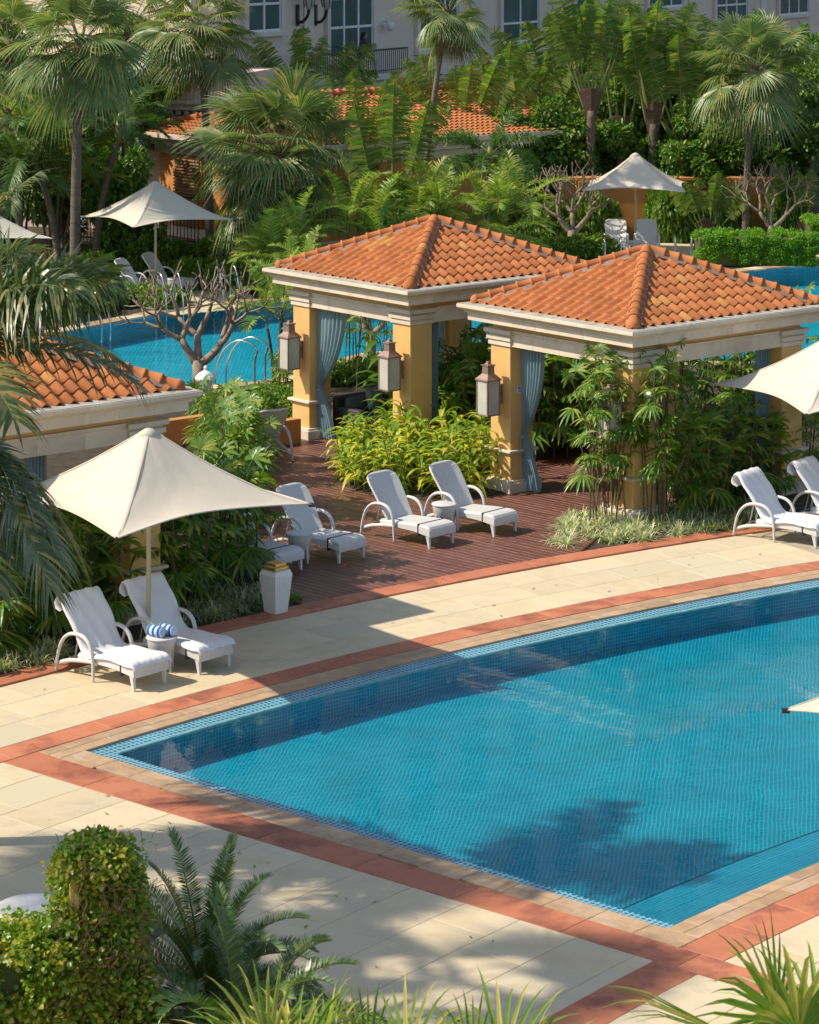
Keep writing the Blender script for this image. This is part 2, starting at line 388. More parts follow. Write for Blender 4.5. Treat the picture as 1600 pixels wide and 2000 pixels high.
# ------------------------------------------------------------------ mesh helpers
class MB:
    def __init__(s):
        s.v = []; s.f = []; s.uv = []; s.mi = []; s.cur = 0

    def add(s, verts, faces, uvs=None):
        o = len(s.v)
        s.v.extend([tuple(p) for p in verts])
        for k, f in enumerate(faces):
            s.f.append(tuple(i + o for i in f))
            s.mi.append(s.cur)
        return o

    def box(s, x0, x1, y0, y1, z0, z1, c=0.0):
        if c <= 0:
            v = [(x0, y0, z0), (x1, y0, z0), (x1, y1, z0), (x0, y1, z0), (x0, y0, z1), (x1, y0, z1), (x1, y1, z1), (x0, y1, z1)]
            f = [(0, 3, 2, 1), (4, 5, 6, 7), (0, 1, 5, 4), (1, 2, 6, 5), (2, 3, 7, 6), (3, 0, 4, 7)]
        else:                                   # softened vertical and top edges
            def ring(i, z):
                a, b, d, e = x0 + i, x1 - i, y0 + i, y1 - i
                return [(a + c, d, z), (b - c, d, z), (b, d + c, z), (b, e - c, z), (b - c, e, z), (a + c, e, z), (a, e - c, z), (a, d + c, z)]
            v = ring(c, z0) + ring(0, z0 + c) + ring(0, z1 - c) + ring(c, z1)
            f = [tuple(range(7, -1, -1)), tuple(range(24, 32))]
            for k in range(3):
                for i in range(8):
                    j = (i + 1) % 8
                    f.append((k * 8 + i, k * 8 + j, k * 8 + 8 + j, k * 8 + 8 + i))
        s.add(v, f)
        return s

    def loops(s, rings, close=True, cap0=True, cap1=True):
        n = len(rings[0]); v = [p for r in rings for p in r]; f = []
        for k in range(len(rings) - 1):
            for i in range(n if close else n - 1):
                j = (i + 1) % n
                f.append((k * n + i, k * n + j, k * n + n + j, k * n + n + i))
        if cap0: f.append(tuple(range(n - 1, -1, -1)))
        if cap1: f.append(tuple(range((len(rings) - 1) * n, len(rings) * n)))
        s.add(v, f)
        return s

    def tube(s, pts, rad, n=8, cap=True, flat=1.0):
        pts = [Vector(p) for p in pts]
        rings = []
        ref = Vector((0, 1, 0))
        for i, p in enumerate(pts):
            d = (pts[min(i + 1, len(pts) - 1)] - pts[max(i - 1, 0)]).normalized()
            a = ref - d * ref.dot(d)
            if a.length < 0.1:
                a = Vector((1, 0, 0)) - d * d.x
            a.normalize(); b = d.cross(a); ref = a
            r = rad[i] if isinstance(rad, (list, tuple)) else rad
            rings.append([p + a * (r * math.cos(2 * math.pi * k / n) * flat) + b * (r * math.sin(2 * math.pi * k / n)) for k in range(n)])
        return s.loops(rings, True, cap, cap)

    def lathe(s, prof, n=20, c=(0, 0, 0), cap0=True, cap1=True):
        rings = [[(c[0] + r * math.cos(2 * math.pi * k / n), c[1] + r * math.sin(2 * math.pi * k / n), c[2] + z) for k in range(n)] for r, z in prof]
        return s.loops(rings, True, cap0, cap1)

    def prism(s, poly, z0, z1, c=0.0):
        n = len(poly)
        cx = sum(p[0] for p in poly) / n; cy = sum(p[1] for p in poly) / n
        rings = [[(p[0], p[1], z0) for p in poly]]
        if c:
            rings.append([(p[0], p[1], z1 - c) for p in poly])
            sh = []
            for p in poly:
                d = math.hypot(p[0] - cx, p[1] - cy); k = max(0, 1 - c * 1.4 / max(d, 1e-6))
                sh.append((cx + (p[0] - cx) * k, cy + (p[1] - cy) * k, z1))
            rings.append(sh)
        else:
            rings.append([(p[0], p[1], z1) for p in poly])
        return s.loops(rings)

    def mesh(s, name, *mats, smooth=False):
        me = bpy.data.meshes.new(name)
        me.from_pydata(s.v, [], s.f)
        for m in mats:
            me.materials.append(m)
        if len(mats) > 1:
            me.polygons.foreach_set('material_index', s.mi)
        if smooth:
            me.polygons.foreach_set('use_smooth', [True] * len(me.polygons))
        if s.uv:
            ul = me.uv_layers.new(name='UVMap')
            flat = [c for f in s.f for i in f for c in s.uv[i]]
            ul.data.foreach_set('uv', flat)
        me.update()
        return me


def ob(name, me, parent=None, loc=None, rot=None, scale=None):
    o = bpy.data.objects.new(name, me)
    COL.objects.link(o)
    if parent: o.parent = parent
    if loc is not None: o.location = loc
    if rot is not None: o.rotation_euler = rot
    if scale is not None: o.scale = scale if hasattr(scale, '__len__') else (scale,) * 3
    return o


def tag(o, label, cat, group=None, kind=None):
    o['label'] = label
    if cat: o['category'] = cat
    if group: o['group'] = group
    if kind: o['kind'] = kind
    return o


def thing(name, label, cat, loc=(0, 0, 0), rz=0.0, group=None, scale=None):
    o = bpy.data.objects.new(name, None)
    o.empty_display_size = 0.2
    COL.objects.link(o)
    o.location = loc
    o.rotation_euler = (0, 0, rz)
    if scale: o.scale = (scale,) * 3
    return tag(o, label, cat, group)


def struct(name, me, label=None, parent=None, kind='structure'):
    o = ob(name, me, parent)
    if not parent: o['kind'] = kind
    if label: o['label'] = label
    return o


# ------------------------------------------------------------------ the main pool, in polar coordinates round its arc centre
PC = (32.057, 2.011)
R0 = 48.352                 # outer edge of the far tile rim
R1 = 39.26                  # outer edge of the near tile rim
THA = math.atan2(0.6636, -0.7481)


def P(r, a, z=0.0):
    """r from the arc centre, a = arc metres to the right of the pool's short end (measured at R0)"""
    t = THA - a / R0
    return (PC[0] + r * math.cos(t), PC[1] + r * math.sin(t), z)


def to_polar(x, y):
    dx, dy = x - PC[0], y - PC[1]
    return math.hypot(dx, dy), (THA - math.atan2(dy, dx)) * R0


A_END = 19.0
RIM = 0.27


def arc(r, a0, a1, n):
    return [P(r, a0 + (a1 - a0) * i / n)[:2] for i in range(n + 1)]


pool_hole = arc(R0 + 0.41, -0.43, A_END + .4, 40) + arc(R1 - 0.41, A_END + .4, -0.43, 40)
far_pool = [(-10.4, 63.5), (-8.8, 61.4), (-6.9, 60.7), (-5.0, 60.75), (-3.2, 61.6), (-2.0, 63.6), (-1.2, 65.3), (1.0, 66.3), (3.5, 66), (6, 64.6), (9, 64), (12, 64.5), (15, 67),
            (16.5, 72), (15.5, 78), (13.4, 81.4), (12.0, 82.0), (10.8, 81.4), (9.6, 80.4), (8.4, 79.3), (6.5, 78.2), (4, 77.4), (1, 76.6), (-1.5, 75.6), (-3.4, 74.6), (-5.2, 73.9), (-6.1, 73.0), (-7.0, 71.6), (-8.3, 69.7), (-9.6, 67.4)]


def smooth_poly(poly, k=3):
    n = len(poly); out = []
    for i in range(n):
        p0, p1, p2, p3 = [Vector(poly[(i + j) % n]) for j in (-1, 0, 1, 2)]
        for s in range(k):
            t = s / k
            out.append(tuple(0.5 * ((2 * p1) + (p2 - p0) * t + (2 * p0 - 5 * p1 + 4 * p2 - p3) * t * t + (3 * p1 - p0 - 3 * p2 + p3) * t ** 3)))
    return out


def offset_poly(poly, d):
    n = len(poly); out = []
    area = sum(poly[i][0] * poly[(i + 1) % n][1] - poly[(i + 1) % n][0] * poly[i][1] for i in range(n))
    sg = 1 if area > 0 else -1
    for i in range(n):
        a = Vector(poly[i - 1]); b = Vector(poly[(i + 1) % n]); t = (b - a).normalized()
        out.append((poly[i][0] + sg * t.y * d, poly[i][1] - sg * t.x * d))
    return out


far_pool = smooth_poly(far_pool)
far_outer = offset_poly(far_pool, 0.5)

from mathutils.geometry import tessellate_polygon


def sheet(loops, z, mat, name):
    pts = [p for lp in loops for p in lp]
    tris = tessellate_polygon([[Vector((p[0], p[1], 0)) for p in lp] for lp in loops])
    b = MB()
    fs = []
    for t in tris:
        a, c, d = [Vector(pts[i]) for i in t]
        fs.append(tuple(t) if (c - a).cross(d - a) > 0 else tuple(reversed(t)))
    b.add([(p[0], p[1], z) for p in pts], fs)
    return b.mesh(name, mat)


outer = [(-900, -60), (900, -60), (900, 2500), (-900, 2500)]
struct('ground', sheet([outer, pool_hole, far_outer], 0.0, M['soil'], 'ground'), 'dark planted soil between the paving')

# pool basin ------------------------------------------------------
ZW, ZF, ZB = -0.05, -0.43, -0.15


def polar_sheet(b, r0, r1, a0, a1, z0, z1, nr, na, uv):
    o = len(b.v)
    for i in range(nr + 1):
        for j in range(na + 1):
            r = r0 + (r1 - r0) * i / nr; a = a0 + (a1 - a0) * j / na
            z = z0 + (z1 - z0) * i / nr
            p = P(r, a, z)
            b.v.append(p)
            b.uv.append(uv(r, a, z, p))
    for i in range(nr):
        for j in range(na):
            q = o + i * (na + 1) + j
            b.f.append((q, q + na + 1, q + na + 2, q + 1)); b.mi.append(b.cur)


CA, SA = math.cos(R(8.3)), math.sin(R(8.3))
floor = MB()
BENCH = 0.95
polar_sheet(floor, R1 + BENCH, R0 - RIM, RIM, A_END, ZF, ZF, 1, 60, lambda r, a, z, p: (p[0] * CA - p[1] * SA + 100, p[0] * SA + p[1] * CA + 100))
basin = struct('pool_basin', floor.mesh('pool_basin', M['tile']), 'floor of small turquoise tiles in the near pool')
wl = MB()
polar_sheet(wl, R0 - RIM, R0 - RIM, RIM, A_END, ZF, ZW - .012, 1, 60, lambda r, a, z, p: (a + 50, z + 50))
o = len(wl.v)
ra, rb = R1 + BENCH, R0 - RIM
for r_, z_ in ((R1, ZF), (rb, ZF), (rb, ZW - .012), (R1, ZW - .012)):
    wl.v.append(P(r_, RIM, z_)); wl.uv.append((r_, z_ + 50))
wl.f.append((o, o + 1, o + 2, o + 3)); wl.mi.append(0)
polar_sheet(wl, R1 + BENCH, R1 + BENCH, RIM, A_END, ZF, ZB, 1, 60, lambda r, a, z, p: (a + 50, z + 50))
ob('basin_wall', wl.mesh('basin_wall', M['tile_wall']), basin)
bn = MB()
for k in range(4):
    r_a = R1 + BENCH * k / 4; r_b = R1 + BENCH * (k + 1) / 4 - 0.012
    polar_sheet(bn, r_a, r_b, RIM, A_END, ZB + 0.03 * (3 - k) * 0.8, ZB + 0.03 * (3 - k) * 0.8 - .006, 1, 60, lambda r, a, z, p: (a + 50, r))
polar_sheet(bn, R1, R1 + BENCH, RIM, A_END, ZB - .02, ZB - .02, 1, 60, lambda r, a, z, p: (a + 50, r))
ob('bench_step', bn.mesh('bench_step', M['tile_wall']), basin)
rim = MB()
polar_sheet(rim, R0 - RIM, R0 + .01, 0.0, A_END, -.040, -0.022, 1, 60, lambda r, a, z, p: (a + 50, r))
polar_sheet(rim, R1, R0 - RIM + .001, -0.01, RIM, -.037, -.037, 30, 2, lambda r, a, z, p: (a + 50, r))
ob('tiled_rim', rim.mesh('tiled_rim', M['tile_rim']), basin)
lp = MB()
for i in range(60):
    a0 = RIM + (A_END - RIM) * i / 60; a1 = RIM + (A_END - RIM) * (i + 1) / 60
    lp.loops([[P(R0 - RIM - .03, a, ZW - .03), P(R0 - RIM + .012, a, ZW - .03), P(R0 - RIM + .012, a, ZW + .012), P(R0 - RIM - .012, a, ZW + .016), P(R0 - RIM - .03, a, ZW + .004)] for a in (a0, a1)], True, False, False)
ob('overflow_lip', lp.mesh('overflow_lip', M['lip'], smooth=True), basin)
for px, py in ((556, 1403), (880, 1327), (1206, 1270), (1492, 1190)):
    r_, a_ = to_polar(*G(px, py, -.28)[:2])
    b = MB(); b.lathe([(0.0, 0), (.05, 0), (.06, .015), (.03, .03)], 12)
    o = ob('pool_light', b.mesh('pool_light', M['lip']), basin, P(R0 - RIM - .004, a_, -.30))
    o.rotation_euler = (R(90), 0, math.pi - (a_ / R0) + THA + R(90) - math.pi)
b = MB()
polar_sheet(b, R1 + .002, R0 - .002, 0.004, A_END, ZW, ZW, 30, 60, lambda r, a, z, p: (a, r))
struct('pool_water', b.mesh('pool_water', M['water'], smooth=True), 'clear water of the near pool')


# paving ---------------------------------------------------------
def slab_mesh(name, r0, r1, a0, a1, z0, z1, mat, gap=0.004, cham=0.005, n=2):
    g = gap / 2
    r0 += g; r1 -= g; a0 += g; a1 -= g
    poly = [P(r0, a0 + (a1 - a0) * i / n) for i in range(n + 1)] + [P(r1, a1 + (a0 - a1) * i / n) for i in range(n + 1)]
    cx = sum(p[0] for p in poly) / len(poly); cy = sum(p[1] for p in poly) / len(poly)
    b = MB(); b.prism([(p[0] - cx, p[1] - cy) for p in poly], z0, z1, cham)
    return b.mesh(name, mat), (cx, cy, 0)


def slabs(parent, name, r0, r1, a0, a1, rows, length, z1, mat, jit=0.25, keep=None, z0=-.03):
    for i in range(rows):
        ra_ = r0 + (r1 - r0) * i / rows; rb_ = r0 + (r1 - r0) * (i + 1) / rows
        one = a1 - a0 <= length
        a = a0 + (-random.random() * length * 0.8 if rows > 1 and not one else 0)
        while a < a1 - 0.05:
            e = a1 if one else a + length * random.uniform(1 - jit, 1 + jit)
            if a1 - e < length * .35: e = a1
            s0, s1 = max(a, a0), min(e, a1)
            if s1 - s0 > 0.06 and (keep is None or keep((ra_ + rb_) / 2, (s0 + s1) / 2)):
                me, c = slab_mesh(name, ra_, rb_, s0, s1, z0, z1 + random.uniform(-.0012, .0012), mat)
                ob(name, me, parent, c)
            a = e


bed = MB()
polar_sheet(bed, R0 + .40, R0 + 3.42, -9.5, 17, .001, .001, 2, 60, lambda r, a, z, p: (a, r))
prom = struct('promenade', bed.mesh('promenade', M['joint']), 'pale stone promenade curving round the pool')
slabs(prom, 'paving_slab', R0 + .87, R0 + 2.99, -9.0, 15.0, 3, 1.0, .012, M['tan'])
slabs(prom, 'red_slab', R0 + .42, R0 + .86, -10.5, 15.5, 1, 1.35, .012, M['red'])
slabs(prom, 'red_slab', R0 + 3.0, R0 + 3.42, -9.5, 15.5, 1, 1.35, .038, M['red'])
ter = MB()
polar_sheet(ter, 24, R0 + .41, -12, -.42, .001, .001, 6, 8, lambda r, a, z, p: (a, r))
polar_sheet(ter, 24, R1 - .41, -.43, 18, .001, .001, 3, 20, lambda r, a, z, p: (a, r))
terrace = struct('terrace', ter.mesh('terrace', M['joint']), 'pale stone terrace on the near side of the pool')
slabs(terrace, 'red_slab', R1 - 6.5, R0 + .41, -1.0, -.44, 11, .9, .012, M['red'], 0.0)
slabs(terrace, 'paving_slab', R0 - 17.5, R0 + .41, -5.6, -1.01, 24, 1.05, .011, M['tan'], .2)
slabs(terrace, 'paving_slab', R0 - 8, R0 + .41, -9.6, -6.25, 11, 1.05, .011, M['tan'], .2)
slabs(terrace, 'red_slab', R0 - 17, R0 + .4, -6.24, -5.61, 14, .9, .012, M['red'], 0.0)
slabs(terrace, 'red_slab', R1 - .96, R1 - .42, -.43, 12, 1, 1.3, .012, M['red'])
slabs(terrace, 'red_slab', R1 - .96, R1 - .42, -7, -1.005, 1, 1.3, .016, M['red'])
slabs(terrace, 'paving_slab', R1 - 4.6, R1 - .965, -.43, 10, 5, 1.05, .011, M['tan'], .2)
cop = MB()
polar_sheet(cop, R0 - .005, R0 + .42, -.43, A_END, -.06, -.06, 1, 40, lambda r, a, z, p: (a, r))
polar_sheet(cop, R1 - .42, R0 + .42, -.44, .005, -.06, -.06, 20, 1, lambda r, a, z, p: (a, r))
polar_sheet(cop, R1 - .42, R1 + .005, -.43, A_END, -.06, -.06, 1, 40, lambda r, a, z, p: (a, r))
coping = struct('pool_coping', cop.mesh('pool_coping', M['joint_dark']), 'brown granite coping round the near pool')
slabs(coping, 'coping_slab', R0 + .002, R0 + .412, -.425, 14.5, 2, .75, .008, M['coping'], .3, z0=-.10)
slabs(coping, 'coping_slab', R1 - .408, R0 - .002, -.425, -.002, 16, .215, .008, M['coping'], 0.05, z0=-.10)
slabs(coping, 'coping_slab', R1 - .412, R1 - .004, .002, 11.5, 2, .75, .008, M['coping'], .3, z0=-.10)

# lagoon pool behind the pavilions -------------------------------
fb = MB()
n_ = len(far_pool)
me = sheet([far_pool], -0.55, M['tile_far'], 'lagoon_basin')
uvl = me.uv_layers.new(name='UVMap')
for lo in me.loops:
    c_ = me.vertices[lo.vertex_index].co
    uvl.data[lo.index].uv = (c_.x + 50, c_.y)
lag = struct('lagoon_basin', me, 'blue tiled floor of the lagoon pool behind the pavilions')
acc = 0
for i in range(n_):
    p, q = far_pool[i], far_pool[(i + 1) % n_]
    d_ = math.dist(p, q)
    o = len(fb.v)
    fb.v += [(p[0], p[1], -.55), (q[0], q[1], -.55), (q[0], q[1], .0), (p[0], p[1], .0)]
    fb.uv += [(acc, 0), (acc + d_, 0), (acc + d_, .55), (acc, .55)]
    fb.f.append((o, o + 1, o + 2, o + 3)); fb.mi.append(0); acc += d_
ob('basin_wall', fb.mesh('basin_wall', M['tile_wall']), lag)
struct('lagoon_water', sheet([far_pool], -0.10, M['water2'], 'lagoon_water'), 'rippled blue water of the lagoon pool')
lc = struct('lagoon_coping', sheet([far_outer, far_pool], 0.004, M['joint'], 'lagoon_coping'), 'pale coping round the lagoon pool')
for i in range(n_):
    j = (i + 1) % n_
    p, q, s_, t_ = [Vector(x) for x in (far_pool[i], far_pool[j], far_outer[j], far_outer[i])]
    if p.y < 62 and p.x > 0: continue
    c = (p + q + s_ + t_) / 4
    b = MB(); b.prism([((x - c) * 0.99)[:] for x in (p, q, s_, t_)], -.12, .05, .008)
    ob('coping_slab', b.mesh('coping_slab', M['coping' if i % 3 else 'tan']), lc, (c.x, c.y, 0))

# terraces on the far side
ft = MB()
ft.add([(*p, .012) for p in [G(215, 545)[:2], G(330, 618)[:2], G(470, 603)[:2], G(500, 585)[:2], G(470, 560)[:2], G(250, 535)[:2]]], [tuple(range(6))])
struct('far_terrace', ft.mesh('far_terrace', M['tan']), 'small stone terrace beyond the lagoon under the far left umbrella')
ft = MB()
ft.add([(4.2, 77.9, .012), (8.8, 80.0, .012), (9.6, 81.0, .012), (9.6, 88.5, .012), (2.5, 88.5, .012), (2.5, 77.2, .012)], [tuple(range(6))])
struct('far_terrace', ft.mesh('far_terrace', M['tan']), 'stone terrace beyond the lagoon under the far right umbrella')
ft = MB()
ft.add([(10.5, 83.5, .016), (22, 85, .016), (24, 92, .016), (12.5, 88.6, .016)], [tuple(range(4))])
struct('garden_path', ft.mesh('garden_path', M['tan']), 'pale path at the right behind the clipped hedge')

# timber deck ----------------------------------------------------
DA = math.atan2(-.700, .714)
du = Vector((math.cos(DA), math.sin(DA))); dv = Vector((-du.y, du.x))
deck_px = [(588, 1189), (700, 1167), (850, 1140), (1000, 1110), (1130, 1085), (1230, 1000), (1420, 960), (1500, 860), (1290, 800), (1010, 845), (980, 800), (1040, 770), (880, 735), (600, 800), (500, 850), (440, 1000), (420, 1075)]
deck_poly = [G(*p)[:2] for p in deck_px]
deck_poly = [Vector(p) for p in deck_poly]
deck = struct('timber_deck', sheet([[tuple(p) for p in deck_poly]], 0.006, M['joint_dark'], 'timber_deck'), 'red brown timber deck between the pavilions')


def clip_span(poly, v):
    xs = []
    n = len(poly)
    for i in range(n):
        a, b_ = poly[i], poly[(i + 1) % n]
        va, vb = a.dot(dv), b_.dot(dv)
        if (va - v) * (vb - v) < 0:
            t = (v - va) / (vb - va)
            xs.append((a + (b_ - a) * t).dot(du))
    xs.sort()
    return list(zip(xs[::2], xs[1::2]))


vs = [p.dot(dv) for p in deck_poly]
PW = 0.145
v = min(vs) + PW / 2
plank_meshes = {}
while v < max(vs):
    for s0, s1 in clip_span(deck_poly, v):
        s = s0 - random.random() * 2.0
        while s < s1:
            e = s + 3.2
            a_, b_ = max(s, s0), min(e, s1)
            if b_ - a_ > 0.2:
                key = round(b_ - a_, 1) if b_ - a_ < 3.15 else 3.2
                L = b_ - a_
                if key == 3.2: L = 3.2
                if key != 3.2 or 3.2 not in plank_meshes:
                    b = MB(); b.box(-L / 2 + .002, L / 2 - .002, -PW / 2 + .004, PW / 2 - .004, -.01, .03, .004)
                    me = b.mesh('plank', M['deck'])
                    if key == 3.2: plank_meshes[3.2] = me
                else:
                    me = plank_meshes[3.2]
                c = du * (a_ + b_) / 2 + dv * v
                ob('plank', me, deck, (c.x, c.y, random.uniform(0, .003)), (0, 0, DA))
            s = e
    v += PW


# ------------------------------------------------------------------ pavilions
PSI = math.atan2(.639, .769)
WB, WA, OV, CW = 5.28, 4.66, 0.45, 0.55
ROOF_IN, Z_EAVE, Z_APEX = 0.27, 3.47, 4.42
TW, TE, TL = 0.243, 0.285, 0.34           # roof tile width, exposed length, full length


def tile_mesh():
    b = MB(); n = 10
    top, low = [], []
    def prof(t):
        return 0.040 * math.cos(2 * math.pi * (t - .5)) + 0.008 * math.cos(4 * math.pi * (t - .5))
    rows = []
    for (s, lift, th) in ((0.0, .033, 0), (0.003, .037, 0), (TL, .004, 0)):
        rows.append([(TW * 1.04 * (i / n - .5), s, prof(i / n) + lift) for i in range(n + 1)])
    front = [(x, .004, z - .026) for x, y, z in rows[0]]
    v = front + rows[0] + rows[1] + rows[2]; f = []
    for k in range(3):
        for i in range(n):
            f.append((k * (n + 1) + i, k * (n + 1) + i + 1, (k + 1) * (n + 1) + i + 1, (k + 1) * (n + 1) + i))
    b.add(v, f)
    return b.mesh('roof_tile', M['roof'], smooth=True)


TILE = tile_mesh()


def cap_mesh(end=False):
    b = MB(); n = 10; rings = []
    stations = [(0.0, .093), (.0, .125), (.035, .125), (.045, .108), (.30, .095)] if not end else \
        [(-.10, .02), (-.085, .07), (-.045, .11), (.0, .125), (.035, .125), (.045, .108), (.30, .095)]
    for x, r in stations:
        rings.append([(x, r * math.cos(math.pi * (k / n * 1.16 - .08)), r * 0.92 * math.sin(math.pi * (k / n * 1.16 - .08))) for k in range(n + 1)])
    b.loops(rings, False, False, False)
    return b.mesh('hip_cap', M['roof'], smooth=True)


CAP, CAP_END = cap_mesh(), cap_mesh(True)


def tiled_face(roof, p0, p1, apex, pieces):
    """lay tiles course by course on the triangle p0-p1-apex; pieces=False joins them into one part"""
    p0, p1, apex = Vector(p0), Vector(p1), Vector(apex)
    ex = (p1 - p0).normalized(); Le = (p1 - p0).length
    mid = (p0 + p1) / 2
    sl = apex - mid; sl = sl - ex * sl.dot(ex); Ls = sl.length; ey = sl.normalized(); ez = ex.cross(ey)
    off = (apex - mid).dot(ex)
    m3 = Matrix((ex, ey, ez)).transposed()
    join = MB()
    nx = int(Le / 2 / TW) + 2
    for j in range(int(Ls / TE) + 1):
        s = j * TE - 0.06
        for i in range(-nx, nx + 1):
            e = (i + 0.0) * TW
            def inside(ee, ss):
                t = max(0.0, min(1.0, ss / Ls))
                return (-Le / 2) * (1 - t) + off * t + .05 <= ee <= (Le / 2) * (1 - t) + off * t - .05 and ss <= Ls
            cs = [inside(e + dx, max(s + dy, 0)) for dx in (-TW / 2, TW / 2) for dy in (0, TL)]
            if not any(cs) and not inside(e, s + TE * .4): continue
            jz = random.uniform(-.002, .003)
            loc = mid + ex * e + ey * s + ez * jz
            if all(cs) and pieces:
                o = ob('roof_tile', TILE, roof); o.matrix_local = Matrix.Translation(loc) @ m3.to_4x4()
                continue
            bm = bmesh.new(); bm.from_mesh(TILE)
            bmesh.ops.translate(bm, verts=bm.verts, vec=(e, s, 0))
            for sg in (-1, 1):
                a = Vector((sg * Le / 2, 0, 0)); b_ = Vector((off, Ls, 0)); d = (b_ - a).normalized()
                nrm = Vector((d.y, -d.x, 0)) * (1 if sg > 0 else -1)
                if nrm.x * sg < 0: nrm = -nrm
                bmesh.ops.bisect_plane(bm, geom=bm.verts[:] + bm.edges[:] + bm.faces[:], plane_co=a, plane_no=nrm, clear_outer=True)
            if len(bm.faces) == 0: bm.free(); continue
            bmesh.ops.translate(bm, verts=bm.verts, vec=(-e, -s, 0))
            if pieces:
                me = bpy.data.meshes.new('roof_tile'); bm.to_mesh(me); me.materials.append(M['roof'])
                me.polygons.foreach_set('use_smooth', [True] * len(me.polygons))
                o = ob('roof_tile', me, roof); o.matrix_local = Matrix.Translation(loc) @ m3.to_4x4()
            else:
                bm.verts.index_update()
                join.add([loc + m3 @ v.co for v in bm.verts], [tuple(v.index for v in f.verts) for f in bm.faces])
            bm.free()
    if not pieces:
        o = ob('roof_tiles_behind', join.mesh('roof_tiles_behind', M['roof'], smooth=True), roof); o['kind'] = 'stuff'


def ring_blocks(parent, name, prof, rect, block, mat, sides=(0, 1, 2, 3), gap=.004):
    """blocks of a moulding (d outward, z) that runs round a rectangle, mitred at the corners"""
    x0, x1, y0, y1 = rect
    S = [((x0, y1), (x0, y0), (-1, 0)), ((x0, y0), (x1, y0), (0, -1)), ((x1, y0), (x1, y1), (1, 0)), ((x1, y1), (x0, y1), (0, 1))]
    for k in sides:
        a, b_, nrm = S[k]
        a, b_, nrm = Vector(a), Vector(b_), Vector(nrm)
        d = (b_ - a); L = d.length; d.normalize()
        n = max(1, round((L + .6) / block))
        cut = [-0.3 + (L + .6) * i / n for i in range(n + 1)]
        for i in range(n):
            rings = []
            for end in (0, 1):
                ring = []
                for dd, z in prof:
                    if i == 0 and end == 0: t = -dd
                    elif i == n - 1 and end == 1: t = L + dd
                    else: t = cut[i + end] + (gap / 2 if end == 0 else -gap / 2)
                    q = a + d * t + nrm * dd
                    ring.append((q.x, q.y, z))
                rings.append(ring)
            mb = MB(); mb.loops(rings)
            ob(name, mb.mesh(name, mat), parent)


